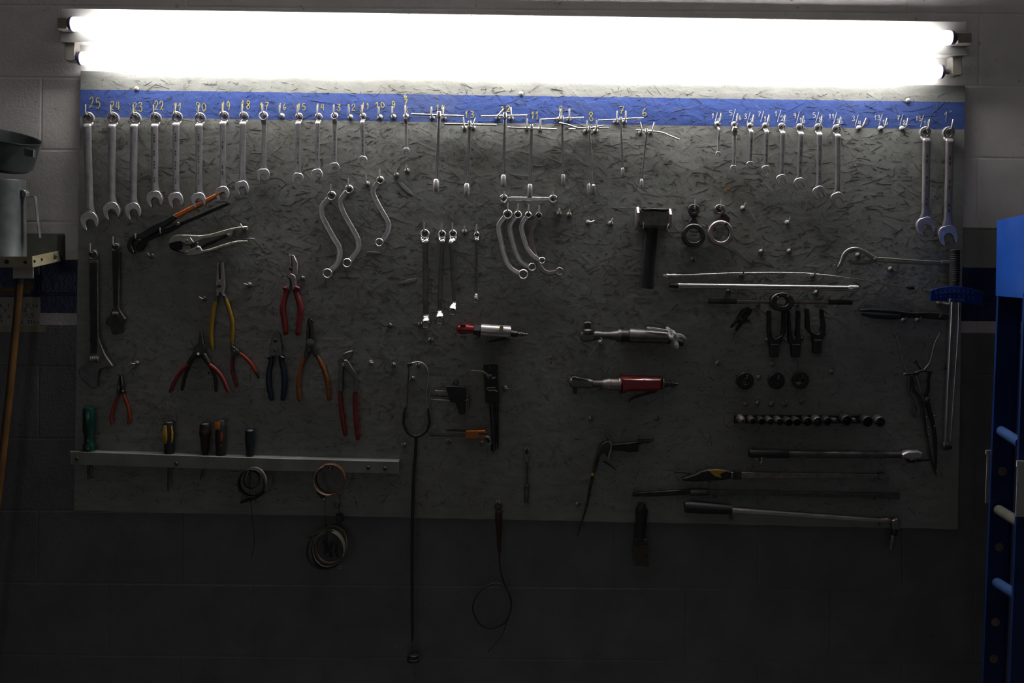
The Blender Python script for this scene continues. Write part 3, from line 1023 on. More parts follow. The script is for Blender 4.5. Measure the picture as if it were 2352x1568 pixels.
# ------------------------------------------------------------------ T-handle socket wrenches
def tee(label, bar, hx, hy0, hy1, hw, sx, sy, ex, ey0, ey1, ew, dd=17, hooks=(), bw=2.3, dome=False):
    t = T('t_handle_wrench', label, 'wrench', hx, (hy0 + hy1) / 2, dd, 'T-handle socket wrenches')
    t.part('handle_bar', G().sweep(cr([(p[0], p[1], dd) for p in bar], 5) if len(bar) > 2 else [(p[0], p[1], dd) for p in bar], bw, 12), 'bright')
    t.part('hub', G().lathe((hx, hy0, dd), (hx, hy1, dd), [(0, hw * .42), (.12, hw * .5), (.85, hw * .5), (1, hw * .4)], 18), 'bright')
    t.part('shaft', G().lathe((hx, hy1 - 1, dd), (ex, ey0 + 2, dd - 3), [(0, sx / 2), (.5, sx / 2), (1, sy / 2)], 14), 'bright')
    pr = [(0, sy * .55), (.12, ew * .5), (.97, ew * .5), (1, ew * .46), (1, ew * .36), (.7, ew * .34)]
    if dome:
        pr = [(0, sy * .5), (.06, ew * .3), (.16, ew * .44), (.28, ew * .5), (.97, ew * .5), (1, ew * .46), (1, ew * .34), (.7, ew * .32)]
    t.part('socket', G().lathe((ex, ey0, dd - 3), (ex + (ex - hx) * .08, ey1, dd - 3.5), pr, 18), 'chrome')
    for hxy in hooks:
        hook(*hxy)
    return t


tee('large T-handle socket wrench hanging below the yellow painted 14', [(945, 262.5), (1064.5, 267)], 1008.4, 256, 271.5, 12, 9, 8, 1001.7, 411, 441, 14.3, hooks=[(993, 269.5), (1019.5, 270)], bw=2.7)
tee('T-handle socket wrench in the lower row under the yellow painted 13', [(1021, 285), (1140.4, 287)], 1078.7, 278, 295.6, 11, 8.6, 8, 1072, 421, 448.6, 13.4, hooks=[(1067, 293.5, -6), (1087, 293.5, 18)], bw=2.7)
tee('T-handle socket wrench with upper bar under the yellow painted 12', [(1104.5, 267), (1211, 265)], 1159.6, 259, 275.5, 10.5, 8, 7, 1156.3, 401, 429, 12.6, hooks=[(1143.5, 270, 40), (1174, 271, -2)], bw=2.4)
tee('T-handle socket wrench whose socket overlaps the flat flare wrench', [(1165, 292.7), (1278.6, 297)], 1220.8, 286, 301, 9.6, 7.4, 6.6, 1217.3, 422, 450.5, 11.9, hooks=[(1210, 296, 0), (1240, 297, 0)], bw=2.4)
tee('slim T-handle socket wrench below the tall yellow painted 9', [(1239.5, 274.5), (1341, 270)], 1291, 266, 281, 7.3, 6.6, 6, 1293.6, 400, 424.7, 9.6, hooks=[(1284, 274, 8), (1306, 274, 0)], bw=2)
tee('thin straight-bar T-handle wrench hanging behind the bent-bar one', [(1305.5, 296.5), (1398, 293)], 1354.5, 291, 303, 6.4, 4.4, 4, 1352.6, 421, 446.7, 8, dd=9, bw=1.9)
tee('T-handle wrench with a bent wavy bar under the yellow 8', [(1283.5, 282), (1305.5, 287), (1326.5, 293.7), (1342, 294.5), (1354, 294.5), (1368.6, 291.7), (1384.5, 289)], 1354, 290, 304, 7.2, 5, 5, 1363, 423, 443, 10, dd=19, hooks=[(1346, 300, 0), (1367.5, 300, 2)], bw=2.2)
tee('short T-handle wrench with domed socket below the yellow 7', [(1374, 276.4), (1422, 274.5), (1452.8, 272), (1478, 271)], 1426, 268.8, 279, 7, 5, 5, 1430.4, 383.5, 404.6, 8.6, hooks=[(1414, 279, 2), (1433.5, 279, 2)], bw=2, dome=True)
tee('T-handle wrench with a drooping bent bar below the yellow 6', [(1460, 298.4), (1479.6, 300), (1502.5, 302), (1521.7, 305), (1540.8, 312.8), (1560, 320.4)], 1485, 295.6, 309, 7, 4.8, 4.6, 1474, 410, 432, 8.8, hooks=[(1471, 304, -12), (1494, 304, 14)], bw=2, dome=True)

# ------------------------------------------------------------------ S and C shaped box wrenches
def curved(name, label, pts, r0, r1, w, d=12, group=None, m='chrome', hk=0):
    t = T(name, label, 'wrench', pts[0][0], pts[0][1], d, group)
    a, b = pts[0], pts[-1]
    t.part('box_end', G().ring(a[0], a[1], r0, r0 * .72, d - 5, d + 4, 28, .045, 1.0), m)
    t.part('box_end', G().ring(b[0], b[1], r1, r1 * .74, d - 4, d + 5, 28, .045, 1.0), m)
    P = [Vector((*p, d)) for p in pts]
    P[0] = P[0].lerp(P[1], min(.95, r0 * .85 / (P[1] - P[0]).length))
    P[-1] = P[-1].lerp(P[-2], min(.95, r1 * .85 / (P[-2] - P[-1]).length))
    t.part('shaft', G().sweep(cr([tuple(p) for p in P], 6), [(w * .58, 2.6)], 12, sq=.85), m)
    hook_for(a[0], a[1], r0 * .72, d, hk)
    return t


GS = 'S-shaped box wrenches'
curved('s_box_wrench', 'largest S-shaped box wrench, lowest of the three', [(761.8, 450), (750.7, 462), (739.5, 476), (739, 493), (746, 511), (767, 549), (778.4, 568), (780.4, 587), (774, 607.7), (761, 621), (752.6, 627.7)], 11, 11.3, 11.8, group=GS)
curved('s_box_wrench', 'middle S-shaped box wrench between the other two', [(802, 435), (791.8, 447), (782, 462), (784, 478), (795.7, 502.4), (816.7, 539), (823.4, 558), (822, 575), (809, 594), (797.6, 603.8)], 10, 10.7, 11, group=GS)
curved('s_box_wrench', 'smallest S-shaped box wrench hung highest, away from the pair', [(873.5, 414), (863.6, 424), (857, 437.4), (859.7, 451), (872, 475.7), (887.5, 502.4), (893, 517.7), (889.4, 535), (881, 549), (871.6, 556.6)], 9, 9.7, 9.5, group=GS)
GC = 'half-moon box wrenches'
curved('half_moon_wrench', 'largest half-moon box wrench, outermost of the nested four', [(1166, 492.5), (1155.5, 503.7), (1145.8, 520), (1150, 550.5), (1160, 593), (1171, 615), (1187, 626), (1202, 629.8)], 11, 11.5, 10.4, 16, GC)
curved('half_moon_wrench', 'second half-moon box wrench nested inside the largest', [(1189.4, 493), (1179, 504.8), (1171.5, 519), (1174.4, 541.6), (1184.5, 577), (1195.6, 599.6), (1209, 609.5), (1222.4, 613)], 9, 9.2, 10, 14, GC)
curved('half_moon_wrench', 'third half-moon box wrench with the smallest rings', [(1213.5, 493.6), (1205.7, 503.7), (1198, 519), (1201, 541.6), (1211, 570.6), (1222.4, 586), (1233, 594), (1244.7, 597.9)], 7.5, 7.8, 9.4, 17, GC)
curved('half_moon_wrench', 'deeply bent half-moon wrench reaching furthest out from the four', [(1237.6, 496), (1230, 512.6), (1221, 528), (1219, 548), (1223.5, 573), (1235.8, 604), (1247, 621), (1260, 627.5), (1273, 626), (1285, 623)], 8.4, 9.4, 9.6, 9, GC, 'worn')

# flare-nut wrench laid across two hooks
t = T('flare_nut_wrench', 'flat double-ended flare nut wrench lying level across two hooks', 'wrench', 1213, 456, 12)
t.part('flare_end', G().ring(1157, 456, 9.6, 6.4, 7, 16, 28, .03, .9, a0=205, a1=515), 'chrome')
t.part('flare_end', G().ring(1270.4, 456.8, 9.6, 6.4, 7, 16, 28, .03, .9, a0=25, a1=335), 'chrome')
t.part('shaft', G().sweep([(1164, 456, 11), (1175, 456.2, 11.5), (1252, 456.8, 11.5), (1263, 456.8, 11)], [(3.2, 2.6), (4.6, 2.8), (4.6, 2.8), (3.2, 2.6)], 10, sq=.7), 'chrome')
t.part('stamped_panel', G().box(1183, 1243, 454, 459.4, 13, 14.6, .2), 'bright')
for hx_ in (1158, 1269):
    hook(hx_, 453, 0, 's')

# ------------------------------------------------------------------ deep offset box wrenches
def offset_wrench(label, x, y, r, x1, y1, x2, y2, rb, bx, by, w, m='mid', nk='bright'):  # necks in lighter steel: light on the upward bends put into the colour
    t = T('offset_box_wrench', label, 'wrench', x, y, 16, 'deep offset box wrenches')
    t.part('box_end', G().ring(x, y, r, r * .74, 4, 12, 26, .045, 1, ax=.2), 'chrome')
    t.part('neck', G().sweep(cr([(x, y + r * .75, 8), (x, y + r + 3, 12), (x1, y1 - 4, 20), (x1, y1 + 3, 22)], 4), [(r * .86, 2.6), (r * .8, 2.8), (w * .55, 3), (w * .5, 3)], 12, sq=.4), nk)
    t.part('shaft', G().sweep([(x1, y1, 22), ((x1 + x2) / 2, (y1 + y2) / 2, 21), (x2, y2, 20)], [(w / 2, 3.2), (w / 2, 3), (w * .46, 3)], 12, sq=.45), m)
    t.part('neck', G().sweep(cr([(x2, y2 - 2, 20), (x2, y2 + 3, 22), ((x2 + bx) / 2, (y2 + by - rb) / 2 + 2, 27), (bx, by - rb * .75, 33)], 4), [(w * .48, 3), (w * .5, 3), (rb * .8, 3), (rb * .95, 3)], 12, sq=.4), nk)
    t.part('box_end', G().ring(bx, by, rb, rb * .76, 29, 37, 26, .045, 1, ax=.12), 'dark')
    hook_for(x, y, r * .74, 9)


offset_wrench('longest offset box wrench of the dark four', 975.3, 537, 10.6, 977, 558, 979, 724, 9.6, 979.8, 743.6, 13)
offset_wrench('second offset box wrench, next to the longest one', 1015, 538, 9.2, 1016, 557, 1010.3, 713, 9.6, 1011.5, 733.6, 10.4)
offset_wrench('slanted offset box wrench beside an empty hook', 1040, 537, 9.2, 1036, 559, 1043.8, 694, 8.6, 1040.5, 714.6, 8.8)
offset_wrench('thin small offset box wrench hung apart from three bigger ones', 1095, 539, 6.2, 1095, 553, 1094, 674, 6.1, 1094, 689, 6.6)


# ------------------------------------------------------------------ pliers and grips
def z2(ox, oy, sc):
    return lambda pts: [(ox + a / sc, oy + b / sc) for a, b in pts]


def tube_part(t, name, pts, w, m, d=10, flat=.8, parent=None, n=12, sq=0.15, dl=0):
    """round-ended handle or rod through the points"""
    P = cr([(p[0], p[1], d + dl * i) for i, p in enumerate(pts)], 6) if len(pts) > 2 else [Vector((p[0], p[1], d)) for p in pts]
    if len(pts) == 2:
        P = [P[0].lerp(P[1], q / 6) for q in range(7)]
    L = len(P)
    ws = lerpl(w if isinstance(w, list) else [w], L)
    rad = []
    for i in range(L):
        e = min(i, L - 1 - i)
        k = .72 if e == 0 else 1.0
        rad.append((ws[i] / 2 * k, ws[i] / 2 * flat * k))
    return t.part(name, G().sweep(P, rad, n, sq=sq), m, parent=parent)


def rivet(t, x, y, r, d, m='mid', h=2.5, parent=None, name='rivet'):
    return t.part(name, G().lathe((x, y, d), (x, y, d + h), [(0, r), (.6, r), (1, r * .65)], 14), m, parent=parent)


# pipe pliers with orange handle
zA = z2(160, 420, 5.113)
t = T('pipe_pliers', 'heavy black pipe pliers with one orange handle, slanting upwards', 'pliers', 305, 545, 14)
up = zA([(740, 832), (700, 800), (680, 740), (684, 690), (712, 640), (760, 612), (860, 570), (980, 492), (1100, 440), (1225, 372), (1262, 392), (1250, 425), (1190, 470), (1090, 530), (1000, 590), (900, 650), (860, 665), (800, 655), (758, 668), (738, 705), (745, 760), (768, 818)])
t.part('hook_jaw', G().prism(up, 8, 19, 2), 'darker')
t.part('handle', G().prism(zA([(1220, 374), (1330, 318), (1500, 232), (1640, 160), (1790, 88), (1812, 96), (1800, 122), (1700, 190), (1520, 285), (1380, 355), (1260, 420)]), 9, 18, 2.5), 'orange', label='orange painted handle')
t.part('lower_jaw', G().prism(zA([(790, 812), (770, 760), (800, 700), (870, 650), (960, 612), (1090, 545), (1180, 520), (1260, 470), (1300, 490), (1290, 515), (1190, 570), (1100, 605), (1000, 640), (900, 690), (880, 740), (840, 800)]), 5, 14, 2), 'darker')
tube_part(t, 'handle', zA([(1280, 492), (1500, 400), (1700, 312), (1878, 236)]), 7.5, 'dark', 10)
tube_part(t, 'rod_tip', zA([(1850, 247), (1882, 233)]), 7.8, 'mid', 10)
rivet(t, *zA([(1272, 480)])[0], 5, 14, 'mid', 4, name='adjusting_nut')
for q in ((318, 549, 0, 's'), (374, 536, 0, 's')):
    hook(*q)

# locking pliers
t = T('locking_pliers', 'nickel locking pliers with toothed jaws and lever handle', 'pliers', 430, 550, 14)
t.part('upper_handle', G().prism(zA([(1163, 700), (1178, 660), (1225, 618), (1270, 606), (1400, 608), (1530, 616), (1640, 602), (1760, 570), (1900, 530), (2000, 512), (2082, 507), (2092, 518), (2070, 536), (1985, 546), (1925, 562), (1914, 612), (1885, 640), (1850, 632), (1838, 606), (1700, 640), (1580, 656), (1490, 692), (1420, 722), (1370, 724), (1335, 700), (1300, 688), (1240, 694), (1190, 712)]), 8, 17, 1.6), 'pale')
t.part('fixed_jaw', G().prism(zA([(1165, 715), (1195, 712), (1250, 698), (1308, 692), (1312, 782), (1250, 790), (1200, 778), (1170, 750)]), 9, 14, 1), 'darker')
t.part('moving_jaw', G().prism(zA([(1172, 755), (1215, 782), (1310, 788), (1330, 740), (1420, 728), (1420, 790), (1385, 838), (1330, 826), (1240, 794)]), 8, 15, 1.4), 'worn')
t.part('lower_handle', G().prism(zA([(1350, 812), (1372, 785), (1440, 770), (1482, 752), (1505, 732), (1540, 748), (1562, 788), (1640, 775), (1800, 722), (1900, 692), (1990, 675), (2088, 674), (2096, 690), (2060, 706), (1960, 716), (1830, 752), (1680, 800), (1500, 846), (1400, 860), (1358, 846)]), 9, 18, 1.8), 'pale')
tube_part(t, 'toggle_link', zA([(1555, 755), (1640, 712), (1740, 668)]), 6.5, 'darker', 13)
tube_part(t, 'adjusting_rod', zA([(1700, 690), (1780, 650), (1850, 618)]), 5, 'dark', 12)
tube_part(t, 'release_lever', zA([(1640, 770), (1800, 715), (2000, 664), (2100, 652), (2166, 660)]), 3.4, 'worn', 11)
for q in ((1382, 680), (1385, 815), (1507, 765), (1868, 612)):
    rivet(t, *zA([q])[0], 3.2, 16.5, 'mid', 2.5)
hook(563, 525, -30, 's')
hook(450, 557, -35, 's')

# adjustable wrenches
zB = z2(160, 540, 3.41)


def adjustable(label, ring, rr, body, recess, jaw, knurl, m1='mid'):
    t = T('adjustable_wrench', label, 'wrench', ring[0], ring[1], 12, 'adjustable wrenches')
    t.part('hanging_eye', G().ring(ring[0], ring[1], rr, rr * .68, 6, 15, 28, 0, 1.4), 'mid')
    t.part('body', G().prism(body, 6, 15, 2.0), m1)
    t.part('handle_recess', G().prism(recess, 14, 15.4), 'darker')
    t.part('moving_jaw', G().prism(jaw, 7, 14, 1.5), 'dark')
    x, y, w, h = knurl
    g = G()
    for i in range(5):
        g.lathe((x - w / 2 + w * (i + .1) / 5, y, 13), (x - w / 2 + w * (i + .9) / 5, y, 13), [(0, h * .42), (.25, h * .5), (.75, h * .5), (1, h * .42)], 12)
    t.part('adjusting_screw', g, 'worn')
    return t


adjustable('large dark adjustable wrench hanging beside the board edge', (213.7, 585.5), 11.6,
           zB([(150, 190), (225, 190), (230, 780), (242, 832), (280, 930), (342, 1022), (330, 1032), (240, 1048), (225, 1090), (212, 1190), (190, 1196), (168, 1196), (100, 1130), (76, 1090), (72, 1055), (95, 1025), (158, 985), (164, 930)]),
           zB([(160, 215), (217, 215), (220, 780), (218, 925), (172, 925), (168, 780)]),
           zB([(150, 1060), (235, 1050), (218, 1100), (205, 1188), (172, 1190), (150, 1120)]), (218.6, 824.5, 20, 15))
hook_for(213.7, 585.5, 8, 11)
adjustable('smaller black adjustable wrench hung next to the large one', (265.6, 567.9), 9.6,
           zB([(333, 128), (396, 128), (388, 560), (400, 590), (442, 655), (436, 664), (420, 680), (420, 745), (405, 768), (345, 780), (330, 760), (322, 715), (282, 690), (284, 668), (310, 640), (345, 565)]),
           zB([(340, 140), (386, 140), (380, 552), (348, 552)]),
           zB([(325, 712), (410, 680), (412, 740), (380, 770), (345, 775), (332, 750)]), (266.7, 721, 14, 13), 'dark')
hook_for(265.6, 567.9, 6.6, 11)

zC = z2(360, 570, 3.485)


def plier(label, loc, parts, d=10, cat='pliers', name='pliers', group=None):
    t = T(name, label, cat, loc[0], loc[1], d, group)
    for p in parts:
        k = p[0]
        if k == 'poly':
            t.part(p[1], G().prism(p[2], d - 5 + (p[4] if len(p) > 4 else 0), d + 5 + (p[4] if len(p) > 4 else 0), 1.6), p[3])
        elif k == 'tube':
            tube_part(t, p[1], p[2], p[3], p[4], d + (p[5] if len(p) > 5 else 0))
        elif k == 'riv':
            rivet(t, p[1], p[2], p[3], d + 4.2, p[4], 2.6)
    return t


# long-nose pliers, yellow
plier('long-nosed pliers with long yellow grips', (506, 640), [
    ('poly', 'jaw', zC([(484, 112), (498, 112), (506, 240), (500, 262), (478, 250)]), 'worn'),
    ('poly', 'jaw', zC([(520, 112), (536, 112), (548, 235), (540, 262), (514, 262)]), 'worn'),
    ('poly', 'joint', zC([(476, 250), (545, 250), (550, 300), (540, 360), (548, 380), (530, 385), (512, 350), (500, 385), (478, 385), (474, 310)]), 'worn'),
    ('riv', 506, 656, 4, 'dark'),
    ('tube', 'handle', zC([(488, 375), (478, 415), (470, 450)]), 8.5, 'mid'), ('tube', 'handle', zC([(538, 370), (550, 405), (560, 440)]), 8.5, 'mid'),
    ('tube', 'grip', zC([(480, 420), (460, 480), (442, 590), (434, 690), (443, 806)]), [9, 10, 11, 11, 10.5], 'yellow'),
    ('tube', 'grip', zC([(548, 395), (576, 480), (602, 580), (606, 665), (597, 782)]), [9, 10, 10.5, 10, 9], 'yellow')])
hook(503, 662, 0, 's')
# small pliers with red and orange grips
plier('small pliers with one red and one orange thin grip', (540, 803), [
    ('poly', 'jaw', zC([(592, 770), (612, 776), (640, 800), (662, 815), (668, 842), (640, 858), (612, 862), (596, 840)]), 'dark'),
    ('riv', 540, 806, 3.2, 'mid'),
    ('tube', 'grip', zC([(606, 852), (600, 900), (604, 980), (620, 1050), (640, 1112)]), [6, 7, 7.5, 7.5, 7], 'red', -2),
    ('tube', 'grip', zC([(664, 838), (705, 872), (755, 925), (800, 1000)]), [6, 8, 8.5, 8], 'orangered'),
    ('tube', 'grip_tip', zC([(796, 990), (808, 1018), (816, 1042)]), [8, 7, 5], 'dark')], 8)
hook(545, 806, 0, 's')
# circlip pliers pair, red
plier('circlip pliers with curved red grips spread wide', (459, 799), [
    ('poly', 'jaw', zC([(348, 655), (362, 655), (378, 755), (392, 790), (380, 850), (345, 862), (312, 850), (296, 795), (338, 755)]), 'dark'),
    ('tube', 'spring_prong', zC([(300, 790), (286, 770), (276, 738)]), 2.5, 'mid'), ('tube', 'spring_prong', zC([(386, 785), (402, 768), (412, 738)]), 2.5, 'mid'),
    ('riv', 457, 812, 3.4, 'bright'),
    ('tube', 'handle', zC([(322, 835), (285, 880), (248, 930)]), [13, 12, 9.5], 'dark'), ('tube', 'handle', zC([(372, 845), (400, 895), (425, 930)]), [13, 12, 9.5], 'dark'),
    ('tube', 'grip', zC([(258, 922), (200, 980), (150, 1055), (106, 1152)]), [10, 10, 9.5, 9], 'red'),
    ('tube', 'grip', zC([(412, 925), (470, 970), (525, 1040), (574, 1152)]), [10, 10, 9.5, 9], 'red')], 15)
plier('dark red gripped pliers hidden behind the circlip pliers', (452, 830), [
    ('poly', 'joint', zC([(310, 800), (372, 800), (385, 850), (345, 880), (305, 855)]), 'darker'),
    ('tube', 'grip', zC([(300, 860), (268, 920), (226, 1020), (200, 1138)]), [8, 8, 7.5, 7], 'darkred'),
    ('tube', 'grip', zC([(385, 860), (425, 935), (468, 1040), (474, 1148)]), [8, 8, 7.5, 7], 'darkred')], 5)
hook(458, 800, 0, 's')
# combination pliers, red guard
plier('combination pliers with thick red flared grips', (669, 630), [
    ('poly', 'jaw', zC([(1058, 52), (1078, 50), (1080, 150), (1078, 200), (1110, 215), (1118, 240), (1122, 320), (1090, 332), (1078, 262), (1066, 240), (1036, 232), (1046, 180), (1050, 110)]), 'worn'),
    ('poly', 'jaw', zC([(1080, 50), (1102, 56), (1132, 120), (1126, 214), (1080, 214), (1084, 150)]), 'worn', -1.5),
    ('poly', 'joint', zC([(1034, 236), (1066, 244), (1074, 275), (1062, 332), (1030, 318)]), 'worn'),
    ('riv', 669, 616, 4.4, 'hole'),
    ('tube', 'grip', zC([(1032, 308), (1040, 345), (1018, 420), (1010, 500), (1026, 600), (1032, 695)]), [18, 12, 14, 14.5, 13, 11.5], 'red'),
    ('tube', 'grip', zC([(1130, 305), (1115, 345), (1138, 420), (1152, 500), (1138, 600), (1128, 698)]), [18, 12, 14, 14.5, 13, 11.5], 'red')], 12)
hook(666, 640, -10, 's')
# combination pliers, navy
plier('combination pliers with dark navy blue grips', (635, 790), [
    ('poly', 'jaw', zC([(944, 655), (957, 641), (972, 660), (992, 700), (1002, 780), (1002, 860), (905, 860), (908, 790), (924, 710)]), 'mid'),
    ('riv', 634, 781, 4.6, 'hole'), ('riv', 633, 803, 4, 'mid'),
    ('tube', 'grip', zC([(905, 862), (918, 895), (900, 985), (897, 1080), (908, 1150), (924, 1218)]), [17, 12, 13, 14, 13, 11], 'navygrip'),
    ('tube', 'grip', zC([(1008, 862), (998, 895), (1018, 985), (1024, 1080), (1018, 1150), (1008, 1218)]), [17, 12, 13, 14, 13, 11], 'navygrip')], 10)
hook(634, 805, 0, 's')
# circlip pliers, amber
plier('circlip pliers with amber grips and a round pivot disc', (712, 790), [
    ('poly', 'jaw', zC([(1204, 575), (1216, 565), (1224, 640), (1226, 700), (1222, 860), (1200, 880), (1178, 870), (1192, 800), (1200, 690)]), 'dark'),
    ('poly', 'jaw', zC([(1232, 575), (1250, 580), (1262, 690), (1270, 800), (1296, 870), (1262, 868), (1234, 820), (1230, 700)]), 'dark'),
    ('tube', 'bent_tip', zC([(1222, 575), (1225, 550), (1238, 572), (1258, 580)]), 3, 'dark', 4),
    ('riv', 712.4, 786.6, 9.6, 'mid'),
    ('tube', 'grip', zC([(1192, 862), (1170, 915), (1148, 990), (1133, 1090), (1144, 1228)]), [9, 10, 10.5, 10.5, 10], 'amber'),
    ('tube', 'grip', zC([(1282, 862), (1312, 915), (1340, 980), (1370, 1090), (1380, 1218)]), [9, 10, 10.5, 10.5, 10], 'amber')], 10)
hook(712, 806, 0, 's')
# water pump pliers
plier('water pump pliers with long straight red grips', (790, 835), [
    ('poly', 'jaw', zC([(1458, 905), (1462, 880), (1480, 852), (1510, 832), (1545, 820), (1572, 818), (1568, 850), (1556, 878), (1535, 892), (1510, 890), (1490, 915), (1500, 960), (1496, 1010), (1492, 1145), (1458, 1145), (1456, 1010), (1460, 960)]), 'mid'),
    ('poly', 'jaw', zC([(1500, 890), (1530, 890), (1556, 930), (1590, 985), (1606, 1015), (1606, 1150), (1586, 1150), (1588, 1060), (1575, 1030), (1540, 990), (1500, 940)]), 'mid', 2.5),
    ('riv', 790, 836, 4.4, 'bright'),
    ('tube', 'grip', zC([(1470, 1142), (1474, 1240), (1490, 1370), (1511, 1502)]), [10, 11, 11.5, 10.5], 'red'),
    ('tube', 'grip', zC([(1590, 1152), (1590, 1260), (1598, 1390), (1611, 1532)]), [10, 11, 12, 11], 'red')], 10)
hook(790, 827, -5, 's')
# small orange pliers
plier('small needle-nosed pliers with bright orange grips', (277, 880), [
    ('poly', 'jaw', zB([(394, 1090), (400, 1090), (402, 1180), (404, 1240), (376, 1246), (374, 1200)]), 'dark'),
    ('poly', 'jaw', zB([(404, 1090), (412, 1095), (428, 1200), (428, 1246), (405, 1240)]), 'dark'),
    ('riv', 284.5, 897, 2.2, 'bright'),
    ('tube', 'grip', zB([(382, 1240), (352, 1320), (330, 1400), (326, 1440), (335, 1482)]), [6, 7, 7.5, 7.5, 7], 'orangered'),
    ('tube', 'grip', zB([(418, 1240), (448, 1320), (466, 1400), (468, 1440), (458, 1482)]), [6, 7, 7.5, 7.5, 7], 'orangered')], 8)
hook(278, 893, 0, 's')

# ------------------------------------------------------------------ screwdriver rail
rail = T('screwdriver_rail', 'long grey painted rail screwed on low, holding screwdrivers', 'rail', 540, 1062, 0)
rail.part('bar', G().prism([(161, 1036), (560, 1049.5), (916, 1059), (916, 1087.5), (560, 1079), (163, 1066)], 22, 27, 1), 'railgrey', d=24)
rail.part('top_flange', G().prism([(161, 1036), (560, 1049.5), (916, 1059), (916, 1062.5), (560, 1053), (161, 1039.5)], 0, 26, .4), 'railgrey', d=24)
for (x, y) in ((178, 1053), (885, 1075), (406, 1064), (846, 1073)):
    rail.part('bolt', G().lathe((x, y, 26), (x, y, 30), [(0, 4.5), (.6, 4.5), (1, 3)], 8), 'dark', d=24)


def driver(label, x, y0, y1, prof, m, sx, sy, sr, extra=(), lean=0):
    t = T('screwdriver', label, 'screwdriver', x, y1, 12, 'screwdrivers in the rail')
    h = t.part('handle', G().lathe((x, y0, 12), (x + lean, y1, 12), prof, 20), m)
    t.part('shank', G().lathe((x + lean, y1 - 2, 12), (sx, sy, 12), [(0, sr), (.9, sr), (1, sr * .7)], 10), 'mid')
    for e in extra:
        t.part(e[0], e[1], e[2], parent=h)
    return t


driver('fat green plastic screwdriver standing at the rail end', 204.5, 934, 1040, [(0, 9), (.02, 12.5), (.06, 14), (.5, 14), (.57, 12), (.62, 10.5), (.78, 10.5), (.82, 13.5), (.97, 14), (1, 12)], 'green', 203, 1100, 3)
eg = [('yellow_panel', G().sweep([(383.5, 974, 23.2), (382.5, 990, 24.6), (382.5, 1003, 24.6), (385, 1016, 23)], [(3, 1.2), (6.3, 1.6), (6.3, 1.6), (4, 1.2)], 10), 'yellowp'),
      ('yellow_panel', G().sweep([(396.5, 976, 20), (398, 992, 20.5), (398, 1004, 20.5), (396, 1014, 20)], [(1.6, 2), (2.6, 3), (2.6, 3), (1.6, 2)], 10), 'yellowp')]
driver('black screwdriver with yellow panels on its handle', 388, 967, 1048, [(0, 8), (.03, 11), (.2, 12.4), (.55, 12.6), (.66, 11.2), (.78, 10), (.95, 11), (1, 10)], 'rubber', 386, 1127, 2.2, eg)
driver('dark red ball-topped screwdriver beside the orange one', 471, 971, 1050, [(0, 9), (.04, 11.5), (.16, 12), (.2, 13.3), (.34, 13.3), (.42, 11), (.7, 9.5), (.9, 7), (1, 6)], 'darkred', 461, 1101, 2.2, [('cap', G().lathe((470.7, 970, 12), (471, 985, 12), [(0, 8.5), (.2, 11.6), (.9, 12.4), (1, 12.2)], 18), 'rubber')])
eo = [('orange_panel', G().sweep([(503, 966, 22), (502, 978, 23.4), (502.5, 984, 23)], [(6, 1.4), (7, 1.4), (6, 1.4)], 10), 'orange'),
      ('orange_panel', G().sweep([(510, 990, 22), (511, 1002, 23), (509, 1012, 22.6)], [(3.6, 1.4), (4.8, 1.6), (3.6, 1.4)], 10), 'orangered'),
      ('orange_panel', G().sweep([(508, 1018, 22), (509, 1021, 22.4), (508, 1024, 22)], [(3, 1.2), (4.2, 1.4), (3, 1.2)], 10), 'orangered')]
driver('orange and black screwdriver with a hole in its top', 507, 963, 1049, [(0, 8), (.03, 10), (.2, 11), (.35, 12.5), (.6, 12.6), (.75, 11), (.9, 11.5), (1, 10)], 'rubber', 506, 1068, 2.2, eo)
driver('slim dark grey screwdriver standing above the wire coil', 574, 985, 1052, [(0, 8), (.05, 11), (.4, 11), (.7, 9.5), (1, 8)], 'teal', 574, 1074, 2.2)

# coils hanging under the rail
zD = z2(520, 980, 4.3545)
t = T('band_coil', 'dark coiled band with hanging wire, under the slim screwdriver', 'band', 581, 1106, 28)
t.part('loop', G().ring(581, 1106, 31.5, 28.5, 28, 46, 36, 0, .8, ey=1.05), 'darker')
t.part('loop', G().ring(584, 1104, 29, 26.5, 24, 36, 36, 0, .8, ax=.2, a0=-120, a1=60, ey=1.1), 'tan')
t.part('loop', G().ring(579, 1099, 20, 18.6, 30, 38, 30, 0, .5, ax=.3, ay=.3), 'dark')
t.part('tail', G().sweep(cr([(553, 1153, 32), (570, 1146, 34), (590, 1140, 34), (610, 1127, 34)], 5), [(3, 1), (5, 1.2), (4, 1), (2.5, 1)], 8), 'darker')
tube_part(t, 'wire', [(576, 1090), (573, 1120), (576, 1150), (580, 1195), (585, 1230), (582, 1262), (578, 1280)], 1.6, 'dark', 30, 1)
tube_part(t, 'wire', [(556, 1152), (556, 1142), (566, 1132)], 1.6, 'dark', 30, 1)
hook(577, 1085, 10, 'b')
t = T('hose_clamp', 'large brown hose clamp band hanging from the rail', 'clamp', 760, 1098, 28)
t.part('band', G().ring(760, 1098, 35.5, 32.5, 27, 44, 44, 0, .8, ax=.06), 'brown')
t.part('band', G().ring(757, 1099, 34, 32, 30, 48, 44, 0, .8, ax=.06, a0=80, a1=250), 'tan')
t.part('screw_housing', G().prism([(728, 1128), (734, 1124), (748, 1138), (742, 1144)], 30, 42, 1), 'dark')
t.part('screw', G().lathe((741, 1137, 38), (747, 1144, 38), [(0, 4), (.7, 4.4), (1, 3)], 8), 'bright')
hook(764, 1074, 10, 'b')
t = T('clamp_bundle', 'bundle of hose clamps hanging on a wire below the board', 'clamps', 755, 1255, 22)
